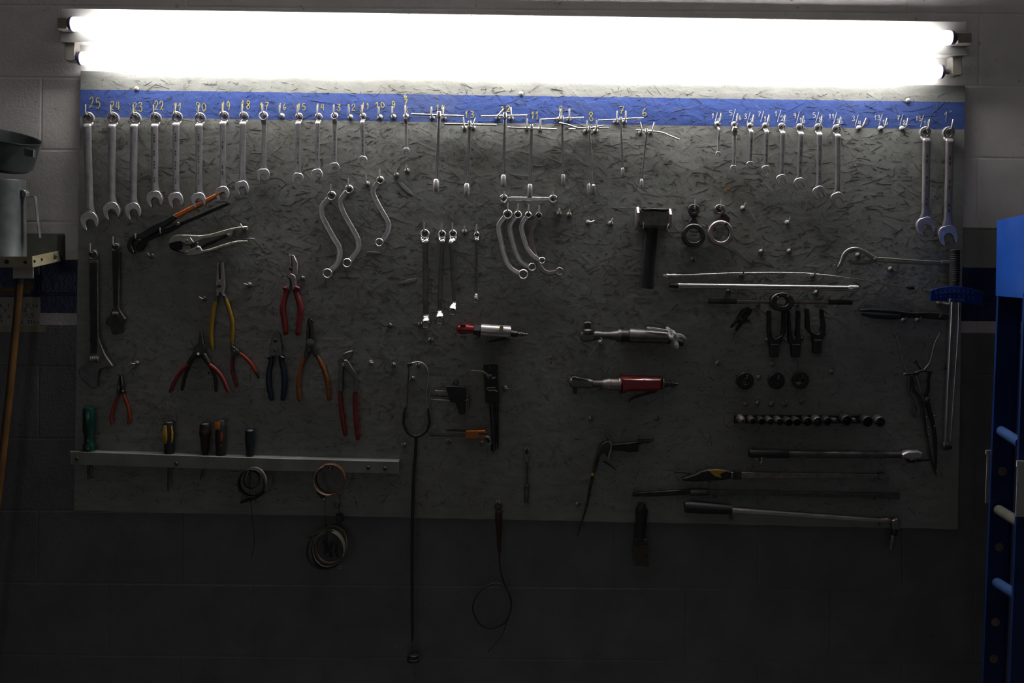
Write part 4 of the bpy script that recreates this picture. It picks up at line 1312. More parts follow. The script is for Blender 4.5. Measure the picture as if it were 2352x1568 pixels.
for i, (dx, dy, ro, dd, aa, mm) in enumerate([(0, 4, 38, 20, .25, 'dark'), (3, 0, 36, 26, .1, 'tan'), (8, -6, 34, 14, .35, 'tan'), (-4, 2, 40, 30, -.1, 'darker')]):
    t.part('clamp_band', G().ring(754 + dx, 1255 + dy, ro, ro - 2.6, dd, dd + 11, 40, 0, .7, ax=aa, ay=-.15 * i, ey=1.16), mm)
t.part('bright_band', G().ring(756, 1258, 37.5, 35.2, 30, 42, 40, 0, .7, a0=-75, a1=20, ey=1.18), 'pale')
for q in (([(709, 1240), (735, 1228), (752, 1216)], 6, 'mid'), ([(710, 1232), (738, 1219), (750, 1212)], 4, 'dark'), ([(745, 1235), (752, 1250), (750, 1268)], 7, 'darker'), ([(768, 1240), (760, 1258), (764, 1275)], 8, 'darker'), ([(775, 1246), (774, 1262), (778, 1276)], 6, 'darker')):
    tube_part(t, 'strap_tail', q[0], q[1], q[2], 34, .35)
for q in ((785, 1296), (781, 1300)):
    rivet(t, *q, 2, 34, 'bright')
tube_part(t, 'wire', [(775, 1138), (780, 1150), (778, 1170), (777, 1184)], 1.4, 'dark', 12, 1)
tube_part(t, 'wire', [(747, 1146), (747, 1180), (749, 1215)], 1.2, 'dark', 24, 1)
t.part('buckle', G().prism([(771, 1182), (786, 1184), (787, 1198), (779, 1202), (771, 1198)], 8, 18, 1), 'dark')

# ------------------------------------------------------------------ stethoscope
zE = z2(870, 720, 4.3555)
zF = z2(880, 980, 2.667)
t = T('mechanic_stethoscope', 'mechanic stethoscope with chrome ear tubes and long black hose', 'stethoscope', 955, 840, 14)
tube_part(t, 'ear_tube', zE([(330, 495), (400, 484), (452, 505), (488, 552), (496, 640), (483, 760), (484, 900), (502, 1045)]), 3.6, 'bright', 14, 1)
tube_part(t, 'ear_tube', zE([(298, 530), (300, 560), (290, 700), (284, 880), (262, 1045)]), 3.4, 'mid', 14, 1)
tube_part(t, 'ear_tip', zE([(285, 508), (310, 507), (337, 500)]), [9, 9.5, 6], 'rubber', 15, 1)
tube_part(t, 'spring', zE([(300, 1080), (330, 1130), (375, 1152), (430, 1140), (470, 1090)]), 1.5, 'mid', 12, 1)
tube_part(t, 'rubber_yoke', zE([(262, 935), (250, 1040), (250, 1100), (290, 1185), (372, 1228), (462, 1185), (503, 1110), (505, 1050), (490, 940)]), [4.5, 6.2, 6.5, 6.8, 7.5, 6.8, 6.5, 6.2, 4.5], 'rubber', 14, 1)
tube_part(t, 'hose', zF([(202, 62), (198, 150), (190, 250), (184, 400), (180, 560), (178, 900), (180, 1312)]), [7, 7, 7.4, 7.6, 7.6, 7.6, 6.6], 'rubber', 12, 1)
tube_part(t, 'probe_rod', zF([(180, 1305), (181, 1400), (190, 1470), (204, 1600)]), 2.6, 'mid', 12, 1)
t.part('diaphragm_housing', G().lathe((949, 1502, 12), (949, 1520, 12), [(0, 11), (.1, 13), (.55, 13), (.6, 15), (.9, 15), (1, 11)], 20), 'rubber')
hook(961, 838, -5, 's')

# ------------------------------------------------------------------ hex key sets
t = T('hex_key_set', 'black fan-shaped holder with short hex keys', 'hex keys', 1047, 900, 10)
t.part('holder', G().prism(zE([(668, 720), (772, 718), (876, 734), (872, 860), (862, 1006), (812, 1006), (770, 892), (716, 878)]), 5, 17, 1.8), 'darker')
t.part('hanging_eye', G().ring(*zE([(770, 688)])[0], 6.2, 3.8, 7, 12, 20), 'dark')
tube_part(t, 'hex_key', zE([(565, 770), (672, 776)]), 4.6, 'worn', 13, 1, n=6)
tube_part(t, 'hex_key', zE([(512, 820), (700, 828)]), 3.4, 'dark', 12, 1, n=6)
tube_part(t, 'hex_key', zE([(524, 855), (720, 868)]), 4.4, 'worn', 14, 1, n=6)
tube_part(t, 'hex_key', zE([(868, 800), (895, 800), (910, 830), (912, 942)]), 2.6, 'mid', 12, 1, n=6)
tube_part(t, 'hex_key', zE([(866, 862), (878, 880), (880, 940)]), 4, 'bright', 14, 1, n=6)
tube_part(t, 'hex_key', zE([(876, 856), (894, 880), (900, 936)]), 4, 'bright', 11, 1, n=6)
t = T('hex_key_set', 'tall black card of long hex keys, one bent sideways', 'hex keys', 1130, 842, 10)
t.part('holder', G().prism(zE([(1048, 513), (1186, 510), (1208, 884), (1070, 888)]), 4, 15, 1.5), 'darker')
tube_part(t, 'hex_key', zE([(922, 570), (1000, 568), (1050, 580), (1092, 615), (1100, 640)]), 5.2, 'pale', 19, 1, n=6)
tube_part(t, 'hex_key', zE([(1072, 622), (1120, 610), (1140, 640), (1168, 632)]), 4.4, 'worn', 19, 1, n=6)
tube_part(t, 'hex_key', zE([(1080, 752), (1105, 736), (1170, 736)]), 3, 'pale', 18, 1, n=6)
tube_part(t, 'hex_key', zE([(1098, 764), (1150, 760), (1188, 775)]), 3, 'pale', 18, 1, n=6)
for a, b, w in (((1112, 880), (1146, 1388), 5), ((1148, 880), (1170, 1370), 4), ((1190, 880), (1192, 1352), 5), ((1166, 880), (1182, 1300), 3)):
    tube_part(t, 'hex_key', zE([a, b]), w, 'dark', 10, 1, n=6)
hook(1126, 846, -10, 's')
t = T('hex_key_set', 'orange plastic holder of hex keys lying level on hooks', 'hex keys', 1092, 996, 12)
t.part('holder', G().prism(zE([(872, 1166), (1062, 1164), (1070, 1188), (1064, 1246), (866, 1242)]), 6, 20, 1.5), 'orange')
t.part('holder_slot', G().prism(zE([(1000, 1184), (1076, 1186), (1078, 1200), (1002, 1202)]), 17, 20.6, .2), 'darker')
tube_part(t, 'hex_key', zE([(508, 1212), (600, 1214), (872, 1218)]), [7, 5.2, 5], 'dark', 14, 1, n=6)
tube_part(t, 'hex_key', zE([(678, 1166), (872, 1174)]), 4, 'darker', 10, 1, n=6)
tube_part(t, 'hex_key', zE([(1064, 1226), (1096, 1226), (1116, 1246), (1118, 1282), (1104, 1312)]), 5, 'bright', 16, 1, n=6)
tube_part(t, 'hex_key', zE([(1064, 1236), (1080, 1244), (1080, 1284)]), 4, 'mid', 12, 1, n=6)
tube_part(t, 'hex_key', zE([(1050, 1240), (1110, 1290), (1130, 1350), (1120, 1372)]), 4, 'darker', 9, 1, n=6)

# small ratchet hung upright
t = T('small_ratchet', 'small upright ratchet with a socket pointing down', 'ratchet', 1210, 1035, 10)
t.part('head', G().ring(1210, 1037, 7.2, 4.0, 5, 15, 24, 0, 1.2, ey=1.55), 'worn')
t.part('head_throat', G().prism([(1204.5, 1046), (1215.5, 1046), (1213.5, 1060), (1206.5, 1060)], 6, 14, 1.2), 'worn')
tube_part(t, 'shaft', [(1210, 1056), (1210, 1114)], 5.6, 'mid', 10, .9)
t.part('socket', G().lathe((1210, 1112, 10), (1209, 1155, 10), [(0, 5.4), (.03, 6.2), (.12, 6.2), (.14, 5.4), (.58, 5.4), (.6, 6), (.66, 6), (.7, 5), (1, 5)], 16), 'mid')
hook(1210, 1032, 0, 's')

# ------------------------------------------------------------------ air tools
def axis_tool(t, name, x0, y0, x1, y1, prof, m, d=16, n=20, parent=None, label=None):
    return t.part(name, G().lathe((x0, y0, d), (x1, y1, d), prof, n), m, parent=parent, label=label)


t = T('air_die_grinder', 'silver air tool with a rounded red head', 'air tool', 1130, 760, 16)
t.part('head', G().lathe((1049, 755, 16), (1090, 756, 16), [(0, 4), (.06, 8), (.16, 11), (.35, 12.4), (.6, 11.2), (.8, 9.6), (1, 9.2)], 22), 'redpaint')
t.part('head_slot', G().prism(zE([(810, 104), (868, 102), (874, 120), (856, 130), (822, 128)]), 20, 27.4, .5), 'hole')
axis_tool(t, 'lock_nut', 1088, 757, 1104.5, 758, [(0, 11), (.08, 14), (.9, 14), (1, 12)], 'dark', n=6)
axis_tool(t, 'body', 1104, 758, 1173, 762.5, [(0, 13), (.02, 14.6), (.97, 14.8), (1, 13.6)], 'chrome', n=26)
t.part('maker_plate', G().lathe((1152, 751, 28), (1152, 751, 31), [(0, 4.5), (1, 4.5)], 16), 'yellowp')
axis_tool(t, 'air_inlet', 1172, 765, 1190, 767, [(0, 8), (.1, 8), (.9, 7), (1, 5)], 'darker', n=8)
axis_tool(t, 'hose_nipple', 1189, 766.5, 1212, 768, [(0, 4), (.3, 4), (.32, 5.5), (.45, 5.5), (.5, 3.4), (.7, 4), (.72, 3), (1, 3)], 'mid', n=12)
tube_part(t, 'throttle_lever', zE([(1100, 280), (1180, 264), (1280, 246)]), [4, 6, 7], 'darker', 22, .5)
hook(1096, 773, 0, 's')
hook(1168, 776, 0, 's')

zG = z2(1250, 720, 4.3555)
t = T('air_ratchet', 'grey steel air ratchet with plastic wrapped around its inlet', 'air ratchet', 1420, 770, 16)
t.part('square_drive', G().prism(zG([(400, 88), (432, 78), (466, 88), (466, 155), (400, 155)]), 12, 24, 1.5), 'dark')
axis_tool(t, 'drive_collar', *zG([(437, 150)])[0], *zG([(437, 200)])[0], [(0, 10), (.3, 13.5), (.8, 14.2), (1, 14)], 'dark', 18)
t.part('head', G().prism(zG([(360, 200), (372, 178), (420, 190), (480, 188), (505, 168), (506, 262), (470, 275), (400, 282), (366, 268), (356, 235)]), 8, 26, 4), 'mid')
axis_tool(t, 'neck', *zG([(495, 215)])[0], *zG([(745, 218)])[0], [(0, 10), (.1, 10.6), (.3, 9), (.36, 8.6), (.6, 8.4), (.8, 10.5), (1, 13)], 'mid', 17)
axis_tool(t, 'clamp_nut', *zG([(735, 218)])[0], *zG([(765, 218)])[0], [(0, 14), (.3, 15.6), (1, 15.6)], 'mid', 17)
axis_tool(t, 'clamp_ring', *zG([(765, 219)])[0], *zG([(852, 220)])[0], [(0, 14), (.1, 14.4), (.85, 14.4), (.9, 15.6), (1, 15.6)], 'dark', 17)
axis_tool(t, 'body', *zG([(852, 218)])[0], *zG([(1235, 235)])[0], [(0, 16.4), (.02, 17), (.4, 16), (.7, 15.2), (1, 14.4)], 'mid', 17, 26)
tube_part(t, 'throttle_lever', zG([(1016, 138), (1110, 152), (1230, 172)]), [6, 7, 7], 'bright', 30, .5)
axis_tool(t, 'air_inlet', *zG([(1232, 250)])[0], *zG([(1390, 300)])[0], [(0, 12), (.3, 11), (.35, 9), (.9, 8.5), (1, 6)], 'darker', 17, 12)
# crumpled plastic wrap
pb = G().ball(1546, 775, 24, 17, 22, 1.25, .75)
PR = random.Random(4)
lump = [(PR.uniform(-1, 1), PR.uniform(-1, 1), PR.uniform(-1, 1)) for _ in range(26)]
nv = []
for (x, y, d_) in pb.v:
    v3 = Vector((x - 1546, y - 775, d_ - 24))
    un = v3.normalized()
    k = 1.0
    for q, lv in enumerate(lump):
        k += .06 * math.sin(6 * un.dot(Vector(lv).normalized()) + q)
    v3 = v3 * k
    v3 = Vector((v3.x * .8 + v3.y * .12, v3.y + v3.x * .45, v3.z))
    nv.append((1546 + v3.x, 777 + v3.y, 24 + v3.z))
pb.v = nv
t.part('plastic_wrap', pb, 'plastic', smooth=False, label='crumpled clear plastic wrap')
tube_part(t, 'plastic_twist', [(1553, 768), (1565, 770), (1575, 777)], [10, 6, 2], 'plastic', 28, .5)
hook(1379, 786, 0, 'b')
hook(1522, 786, 0, 's')

t = T('air_ratchet', 'air ratchet with a dark red barrel and thin lever', 'air ratchet', 1420, 880, 16)
t.part('head', G().prism(zG([(246, 690), (252, 655), (285, 632), (370, 648), (450, 650), (492, 664), (492, 735), (440, 745), (360, 738), (290, 742), (256, 724)]), 8, 26, 4), 'mid')
t.part('head_cap', G().prism(zG([(270, 634), (300, 622), (372, 640), (440, 654), (440, 668), (280, 664)]), 12, 26.5, 1), 'dark')
axis_tool(t, 'square_drive', *zG([(307, 735)])[0], *zG([(307, 802)])[0], [(0, 8), (.2, 8), (.25, 6.5), (1, 6)], 'dark', 16, 4)
axis_tool(t, 'neck', *zG([(480, 700)])[0], *zG([(590, 702)])[0], [(0, 9), (.2, 8.6), (.8, 8.6), (1, 11)], 'mid', 17)
axis_tool(t, 'collar', *zG([(580, 703)])[0], *zG([(765, 708)])[0], [(0, 10), (.15, 12), (.38, 14.6), (.42, 14.8), (.44, 13.8), (.86, 14.4), (.88, 16), (.95, 17), (1, 16)], 'worn', 17, 24)
t.part('barrel', G().prism(zG([(762, 625), (800, 622), (1000, 626), (1172, 636), (1180, 690), (1178, 758), (1100, 770), (960, 772), (850, 774), (800, 790), (764, 802)]), 2, 30, 7), 'redpaint')
axis_tool(t, 'end_ring', *zG([(1178, 698)])[0], *zG([(1198, 699)])[0], [(0, 13), (.2, 14), (.8, 14), (1, 12)], 'mid', 16)
axis_tool(t, 'hose_nipple', *zG([(1195, 702)])[0], *zG([(1336, 706)])[0], [(0, 8), (.3, 7.4), (.32, 5.5), (.5, 5.5), (.52, 6.6), (.62, 6.6), (.64, 4), (1, 3.6)], 'dark', 16, 10)
tube_part(t, 'throttle_lever', zG([(840, 880), (870, 850), (930, 826), (1020, 800), (1130, 765)]), [3, 4.5, 5, 5.5, 6], 'darker', 20, .5)
hook(1378, 890, 0, 's')
hook(1546, 886, 0, 's')

# blow gun
t = T('air_blow_gun', 'air blow gun with a long thin nozzle pointing down', 'blow gun', 1392, 1018, 12)
zH = z2(1280, 980, 2.194)
t.part('hanging_hook', G().ring(*zG([(622, 1262)])[0], 6, 4.2, 9, 13, 24, 0, .6, a0=150, a1=370), 'worn')
t.part('body', G().prism(zG([(560, 1310), (600, 1275), (640, 1262), (668, 1290), (672, 1330), (655, 1400), (640, 1445), (620, 1400), (580, 1380), (545, 1440), (520, 1500), (500, 1490), (520, 1430)]), 5, 20, 2.5), 'dark')
t.part('trim_plate', G().sweep(cr([(*p, 21) for p in zG([(640, 1265), (664, 1290), (668, 1330), (652, 1390), (640, 1440)])], 4), [(2.2, 1.2)], 8), 'pale')
tube_part(t, 'grip_bar', zG([(670, 1312), (800, 1300), (940, 1284)]), 4, 'worn', 14, .7)
t.part('grip', G().prism(zG([(672, 1318), (935, 1296), (940, 1375), (840, 1384), (800, 1372), (680, 1364)]), 6, 18, 2), 'darker')
axis_tool(t, 'air_inlet', *zG([(935, 1285)])[0], *zG([(1052, 1272)])[0], [(0, 6), (.3, 6), (.32, 4.5), (1, 4)], 'dark', 12, 12)
tube_part(t, 'nozzle', zH([(205, 150), (192, 200), (180, 240), (165, 310), (145, 410), (100, 552)]), [7, 7.5, 7, 6, 4.2, 3], 'dark', 12, 1)
t.part('nozzle_band', G().lathe((*zH([(182, 232)])[0], 12), (*zH([(179, 245)])[0], 12), [(0, 4.6), (1, 4.6)], 14), 'yellowp')
tube_part(t, 'trigger', zH([(232, 172), (262, 190), (296, 215)]), [4, 3.4, 2.6], 'darker', 14, .7)
hook(1392, 1010, 0, 's')

# ------------------------------------------------------------------ lump hammer
zI = z2(1260, 440, 3.92)
t = T('lump_hammer', 'short lump hammer with a steel head and black handle', 'hammer', 1500, 500, 20)
hp = [(1464, 476), (1474, 479.5), (1500, 478.5), (1530, 480.5), (1541, 482), (1540, 523), (1530, 525), (1500, 523.5), (1474, 523), (1462, 521)]
t.part('head', G().prism(hp, 4, 34, 7), 'mid')
t.part('striking_face', G().lathe((1459, 499, 19), (1466, 499, 19), [(0, 20), (.3, 25), (1, 25.5)], 8), 'worn')
t.part('striking_face', G().lathe((1542, 502, 19), (1535, 502, 19), [(0, 19), (.3, 24), (1, 24.5)], 8), 'worn')
t.part('top_facet', G().prism(zI([(826, 148), (930, 152), (1082, 158), (1040, 172), (930, 162), (860, 170)]), 8, 35, 1), 'worn')  # lighter steel strip: light along the upper bevel put into the colour
t.part('handle', G().sweep([(*zI([(925, 318)])[0], 19), (*zI([(912, 500)])[0], 19), (*zI([(890, 740)])[0], 18), (*zI([(882, 872)])[0], 18)], [(15, 9), (15.2, 9), (15.6, 10), (15.8, 10)], 14, sq=.5), 'darker')
for q in ((1473, 524, 0, 'b'), (1527, 526, 20, 'b')):
    hook(*q)

# ring link tools
t = T('ring_link_tool', 'dark two-ring link tool hung next to the hammer', 'ring tool', 1593, 482, 10, 'two-ring link tools')
t.part('small_ring', G().ring(1593.5, 482, 13.6, 6, 4, 13, 30, 0, 1.2), 'dark')
t.part('link', G().prism([(1584, 492), (1603, 492), (1599, 500), (1604, 512), (1600, 518), (1586, 518), (1582, 512), (1588, 500)], 5, 12, 1.5), 'darker')
t.part('big_ring', G().ring(1592.5, 540.5, 27, 16.5, 5, 19, 40, 0, 2), 'dark')
hook_for(1593.5, 482, 5, 10)
t = T('ring_link_tool', 'brighter two-ring link tool further from the hammer', 'ring tool', 1654, 482, 10, 'two-ring link tools')
t.part('small_ring', G().ring(1653, 482, 13, 6.5, 4, 13, 30, 0, 1.2), 'mid')
t.part('link', G().prism([(1656, 492), (1667, 490), (1676, 500), (1675, 514), (1668, 520), (1656, 512)], 5, 12, 1.5), 'darkred')
t.part('big_ring', G().ring(1654, 535.5, 29.5, 19.5, 7, 19, 44, 0, 2.2), 'worn')
rivet(t, 1665.5, 514, 4, 18, 'dark', 3)
hook_for(1653, 482, 5, 10)

# ------------------------------------------------------------------ long tools on the right
zJ = z2(1500, 540, 3.095)
t = T('flexible_pickup_claw', 'thin flexible pick-up tool bowed across two hooks', 'pick-up tool', 1790, 627, 14)
tube_part(t, 'flexible_shaft', zJ([(180, 286), (400, 276), (630, 268), (900, 266), (1130, 275), (1450, 312), (1800, 368)]), 3.2, 'bright', 15, 1)
axis_tool(t, 'plunger_grip', *zJ([(66, 292)])[0], *zJ([(205, 284)])[0], [(0, 4.5), (.06, 6.2), (.12, 4.4), (.2, 6), (.3, 6), (.34, 5), (.7, 4.6), (.75, 3.4), (1, 2)], 'chrome', 15, 16)
tube_part(t, 'claw', zJ([(1795, 366), (1830, 372), (1858, 378)]), [5, 9, 6], 'darker', 15, .8)
hook(1704, 631, 0, 's')
hook(1866, 633, 5, 's')
t = T('extension_bar', 'long chrome socket extension bar resting on hooks', 'extension bar', 1755, 659, 16)
axis_tool(t, 'bar', *zJ([(175, 358)])[0], *zJ([(1385, 376)])[0], [(0, 6.4), (1, 6.2)], 'bright', 16, 18)
axis_tool(t, 'drive_end', *zJ([(120, 358)])[0], *zJ([(178, 358)])[0], [(0, 5), (.5, 5.5), (.6, 6.6), (1, 6.6)], 'darker', 16, 12)
axis_tool(t, 'socket_end', *zJ([(1380, 376)])[0], *zJ([(1458, 378)])[0], [(0, 6.2), (.2, 8), (.95, 8), (1, 7), (1, 4.5), (.7, 4.5)], 'bright', 16, 18)
hook(1674, 668, 0, 's')
hook(1874, 672, 0, 's')
t = T('die_stock', 'two-armed die stock with a round black centre', 'die stock', 1794.7, 692.5, 14)
axis_tool(t, 'arm', 1690, 692.3, 1772, 692.5, [(0, 5), (1, 5)], 'worn', 14, 14)
axis_tool(t, 'arm', 1818, 692.8, 1902, 694, [(0, 5), (1, 5)], 'worn', 14, 14)
axis_tool(t, 'arm_grip', 1627.6, 692, 1692, 692.3, [(0, 4.5), (.05, 5.6), (1, 5.6)], 'dark', 14, 14)
axis_tool(t, 'arm_grip', 1901, 694, 1957, 694.6, [(0, 5.6), (.95, 5.6), (1, 4.5)], 'dark', 14, 14)
t.part('die_holder', G().ring(1794.7, 692.5, 28, 13, 4, 24, 40, 0, 3, ey=.8), 'dark')
for q in ((1784, 682), (1807, 680)):
    rivet(t, *q, 2.6, 22, 'worn', 2.4, name='set_screw')
hook(1741, 699, 0, 's')
hook(1830, 699, 0, 's')
# small black clamp
t = T('spring_compressor', 'small black two-bar clamp tilted on its hook', 'clamp', 1702, 732, 12)
zK = z2(1640, 660, 5.6)
tube_part(t, 'bar', zK([(210, 515), (330, 380), (440, 260)]), [6, 9, 7], 'darker', 14, .8)
tube_part(t, 'bar', zK([(280, 560), (390, 400), (485, 280)]), [7, 9, 6], 'darker', 12, .8)
t.part('bridge', G().prism(zK([(290, 400), (350, 290), (440, 250), (480, 290), (420, 400), (470, 430), (400, 450), (340, 480)]), 6, 16, 2), 'darker')
hook(1700, 735, -20, 's')
# pickle forks
GF = 'ball joint forks'


def fork(label, lp, rp, base, handle, tipy):
    t = T('ball_joint_fork', label, 'fork', (handle[0] + handle[2]) / 2, handle[1], 12, GF)
    x0, x1 = base[0], base[1]
    yb = base[2]
    mid = (x0 + x1) / 2
    poly = [(lp[0], tipy), (lp[1], tipy), (lp[1] + lp[2], yb - 22), (lp[1] + lp[2] + 2, yb - 8), (mid - 5, yb), (mid + 5, yb), (rp[0] + rp[2] - 2, yb - 8), (rp[0] + rp[2], yb - 22), (rp[0], tipy), (rp[1], tipy),
            (rp[1] + rp[3], yb - 16), (x1 + 2, yb + 4), (handle[2] + 1, yb + 16), (handle[0] - 1, yb + 16), (x0 - 2, yb + 4), (lp[0] + lp[3], yb - 16)]
    t.part('prongs', G().prism(poly, 6, 18, 1.6), 'darker')
    t.part('shank', G().prism([(handle[0], yb + 12), (handle[2], yb + 12), (handle[2] - 1, handle[3]), (handle[0] + 1, handle[3])], 4, 21, 2), 'darker')
    t.part('mouth_edge', G().sweep(cr([(lp[1] + lp[2] + 3, yb - 6, 17), (mid, yb + 1, 17.4), (rp[0] + rp[2] - 3, yb - 6, 17)], 5), 1.0, 6), 'worn')  # thin lighter strip along the floor of the mouth
    hook(x0 - 4, yb + 4, 10, 's')
    hook(x1 + 2, yb + 2, -5, 's')


fork('black ball joint fork nearest the tilted clamp', (1762, 1770, 0, 0), (1796, 1804, 0, 0), (1766, 1793, 777), (1768, 781, 1788, 819), 714)
fork('middle black ball joint fork with the narrowest gap', (1808, 1814, 2, 2), (1830, 1837, -2, -1), (1811, 1838, 777), (1817, 781, 1837, 819), 714)
fork('black ball joint fork with a wide rounded mouth', (1850, 1857, 2, -1), (1883, 1890, 3, 6), (1866, 1889, 767), (1867, 778, 1886, 811), 711)
# round dies
for lab, x, y, r, ri, m_ in (('black round die with an open centre hole', 1711, 874, 20, 8, 'darker'), ('solid-looking black round die, middle of three', 1783, 874, 19, 4, 'darker'), ('round die with tan grease on its face', 1838, 873, 19.5, 7, 'dark')):
    t = T('round_die', lab, 'die', x, y, 8, 'round dies on hooks')
    t.part('disc', G().ring(x, y, r, ri, 3, 12, 36, 0.04, 2), m_)
    if 'grease' in lab:
        t.part('grease', G().prism([(x - 12, y + 4), (x - 2, y + 2), (x + 2, y + 6), (x - 3, y + 10), (x - 9, y + 9)], 11, 12.6, .4), 'tan')
        t.part('set_screw', G().lathe((x + 15, y + 2, 8), (x + 22, y + 4, 8), [(0, 1.8), (1, 1.8)], 8), 'tan')
    hook(x + 1, y - 5, 3, 's')
# sockets on their rail
t = T('socket_rail', 'dark rail with pegs that carries a row of sockets', 'rail', 1850, 962, 4)
t.part('bar', G().box(1686, 1976, 953, 972, 0, 6, 1), 'darker')
SOCK = [(515, 925, 46), (630, 925, 40), (738, 928, 40), (838, 930, 40), (945, 932, 43), (1052, 938, 45), (1147, 935, 46), (1277, 935, 51), (1395, 935, 58), (1510, 930, 47), (1735, 920, 60), (1978, 932, 63), (2125, 935, 61)]
for i, (zx, zy, zr) in enumerate(SOCK):
    x, y, r = 1600 + zx / 5.113, 780 + zy / 5.113, zr / 5.113
    ln = 30 if i < 7 else 26
    k = kd(8)
    bx, by = CX + (x - CX) * k, CY + (y - CY) * k
    if i < 11:
        t.part('peg', G().lathe((bx, by, 5), (bx, by, 20), [(0, 3), (1, 3)], 10), 'worn')
    s = T('socket', 'socket on the peg rail, %s from the stepped adapter end' % ORD[i] if i else 'stepped socket adapter at the end of the peg rail', 'socket', x, y, 22, 'sockets on the peg rail')
    p0, p1 = (bx, by, 7), (bx + 1.0, by + 3.0, 7 + ln)
    if i == 0:
        s.part('body', G().lathe(p0, p1, [(0, r), (.5, r), (.6, r * .6), (1, r * .55), (1, r * .4), (.8, r * .4)], 20), 'worn', d=8)
    else:
        s.part('body', G().lathe(p0, p1, [(0, r * .86), (.08, r * .95), (.45, r * .95), (.55, r), (.96, r), (1, r * .94), (1, r * .8), (.5, r * .76), (.5, r * .2)], 22), 'mid' if i in (1, 3, 4, 8, 12) else 'dark', d=8)
for zx in (1607, 1832):
    x = CX + (1600 + zx / 5.113 - CX) * kd(12)
    t.part('peg', G().box(x - 4.5, x + 4.5, 958, 964, 5, 24, 1), 'worn')

# ------------------------------------------------------------------ beam torque wrench
t = T('beam_torque_wrench', 'chrome beam torque wrench with a blue dial, hung upright', 'torque wrench', 2190, 690, 24)
axis_tool(t, 'grip', 2194, 572, 2193, 656, [(0, 10), (.02, 12.6), (.06, 12.6), (.08, 11.6), (.9, 11.6), (1, 11)], 'rubber', 20, 20)
t.part('grip_ribs', (lambda g: [g.lathe((2194, 578 + 5 * q, 20), (2194, 580.5 + 5 * q, 20), [(0, 11.6), (.3, 12.3), (.7, 12.3), (1, 11.6)], 20) for q in range(14)] and g)(G()), 'rubber')
dial = t.part('dial_plate', G().prism([(2133.5, 690.6), (2135, 666), (2153.6, 660), (2180, 656.3), (2198, 656.7), (2225, 661.6), (2254.5, 670.5), (2253.6, 701.8), (2216, 694.8), (2171, 692)], 28, 32, .8), 'bluedial', label='blue enamel torque scale plate')
mk = G()
for i in range(9):
    x = 2145 + i * 10.5
    yy = 665 + ((x - 2185) / 50.0) ** 2 * 4.5
    scribble(mk, '0123456789'[(i * 2) % 10], x, yy, 5, 3, .38, 32.2)
    scribble(mk, '0123456789'[(i * 3 + 1) % 10], x + 1, yy + 12, 3.6, 2.4, .3, 32.2)
mk.sweep(cr([(2147, 673.5, 32.2), (2170, 670.8, 32.2), (2195, 670.8, 32.2), (2220, 674, 32.2)], 5), [(.4, .2)], 6)
scribble(mk, 'NVO-CAN', 2173, 685, 6, 4.4, .36, 32.2)
t.part('scale_print', mk, 'dialmark', parent=dial)
tube_part(t, 'beam', [(2190, 650), (2187, 720), (2180, 860), (2173, 1020)], [8, 8, 7.5, 7], 'bright', 20, .9)
tube_part(t, 'pointer', [(2199.5, 678), (2198, 760), (2190, 880), (2181, 1012)], [3.4, 3.4, 3.2, 3.2], 'bright', 29, 1)
t.part('drive_head', G().lathe((2166, 1024, 20), (2186, 1026, 20), [(0, 7), (.1, 9.5), (.6, 9.5), (.65, 7), (1, 7)], 18), 'dark')
tube_part(t, 'red_mark', [(2201.5, 700), (2201, 730)], 1.6, 'darkred', 31, .6)
hook(2156, 696, 5, 's')
hook(2166, 696, 8, 'b')

# brake spring pliers, pale
t = T('brake_spring_pliers', 'pale brake spring pliers with a big curved beak', 'pliers', 2009, 596, 14)
P1 = cr([(*p, 14) for p in zJ([(1308, 238), (1338, 190), (1358, 140), (1392, 108), (1440, 98), (1500, 118), (1545, 148), (1590, 172)])], 5)
t.part('hooked_jaw', G().sweep(P1, [(1.6, 2), (4.2, 3), (5, 3.4), (5, 3.4), (4.8, 3.4), (4.6, 3.4), (5, 3.4), (5.5, 3.4)], 10, sq=.5), 'pale')
P2 = cr([(*p, 11) for p in zJ([(1385, 180), (1430, 194), (1490, 200), (1550, 188), (1590, 176)])], 5)
t.part('lower_jaw', G().sweep(P2, [(1.5, 2), (4, 3), (4.6, 3), (4.2, 3), (4, 3)], 10, sq=.5), 'pale')
tube_part(t, 'jaw_tip', zJ([(1284, 212), (1300, 220), (1316, 232)]), [4, 3, 2], 'worn', 16, .8)
t.part('joint_plate', G().prism(zJ([(1575, 156), (1620, 156), (1700, 162), (1700, 196), (1630, 194), (1580, 188)]), 9, 17, 1.4), 'pale')
rivet(t, 2009, 595, 4.2, 16, 'worn')
tube_part(t, 'handle', zJ([(1690, 168), (1850, 180), (2112, 192)]), 4.6, 'pale', 15, .9)
tube_part(t, 'handle', zJ([(1690, 192), (1850, 200), (2120, 214)]), 4.6, 'pale', 12, .9)
t.part('stop_block', G().box(2162, 2183, 597.5, 604.5, 10, 19, 1), 'pale')
hook(1970, 586, 8, 's')

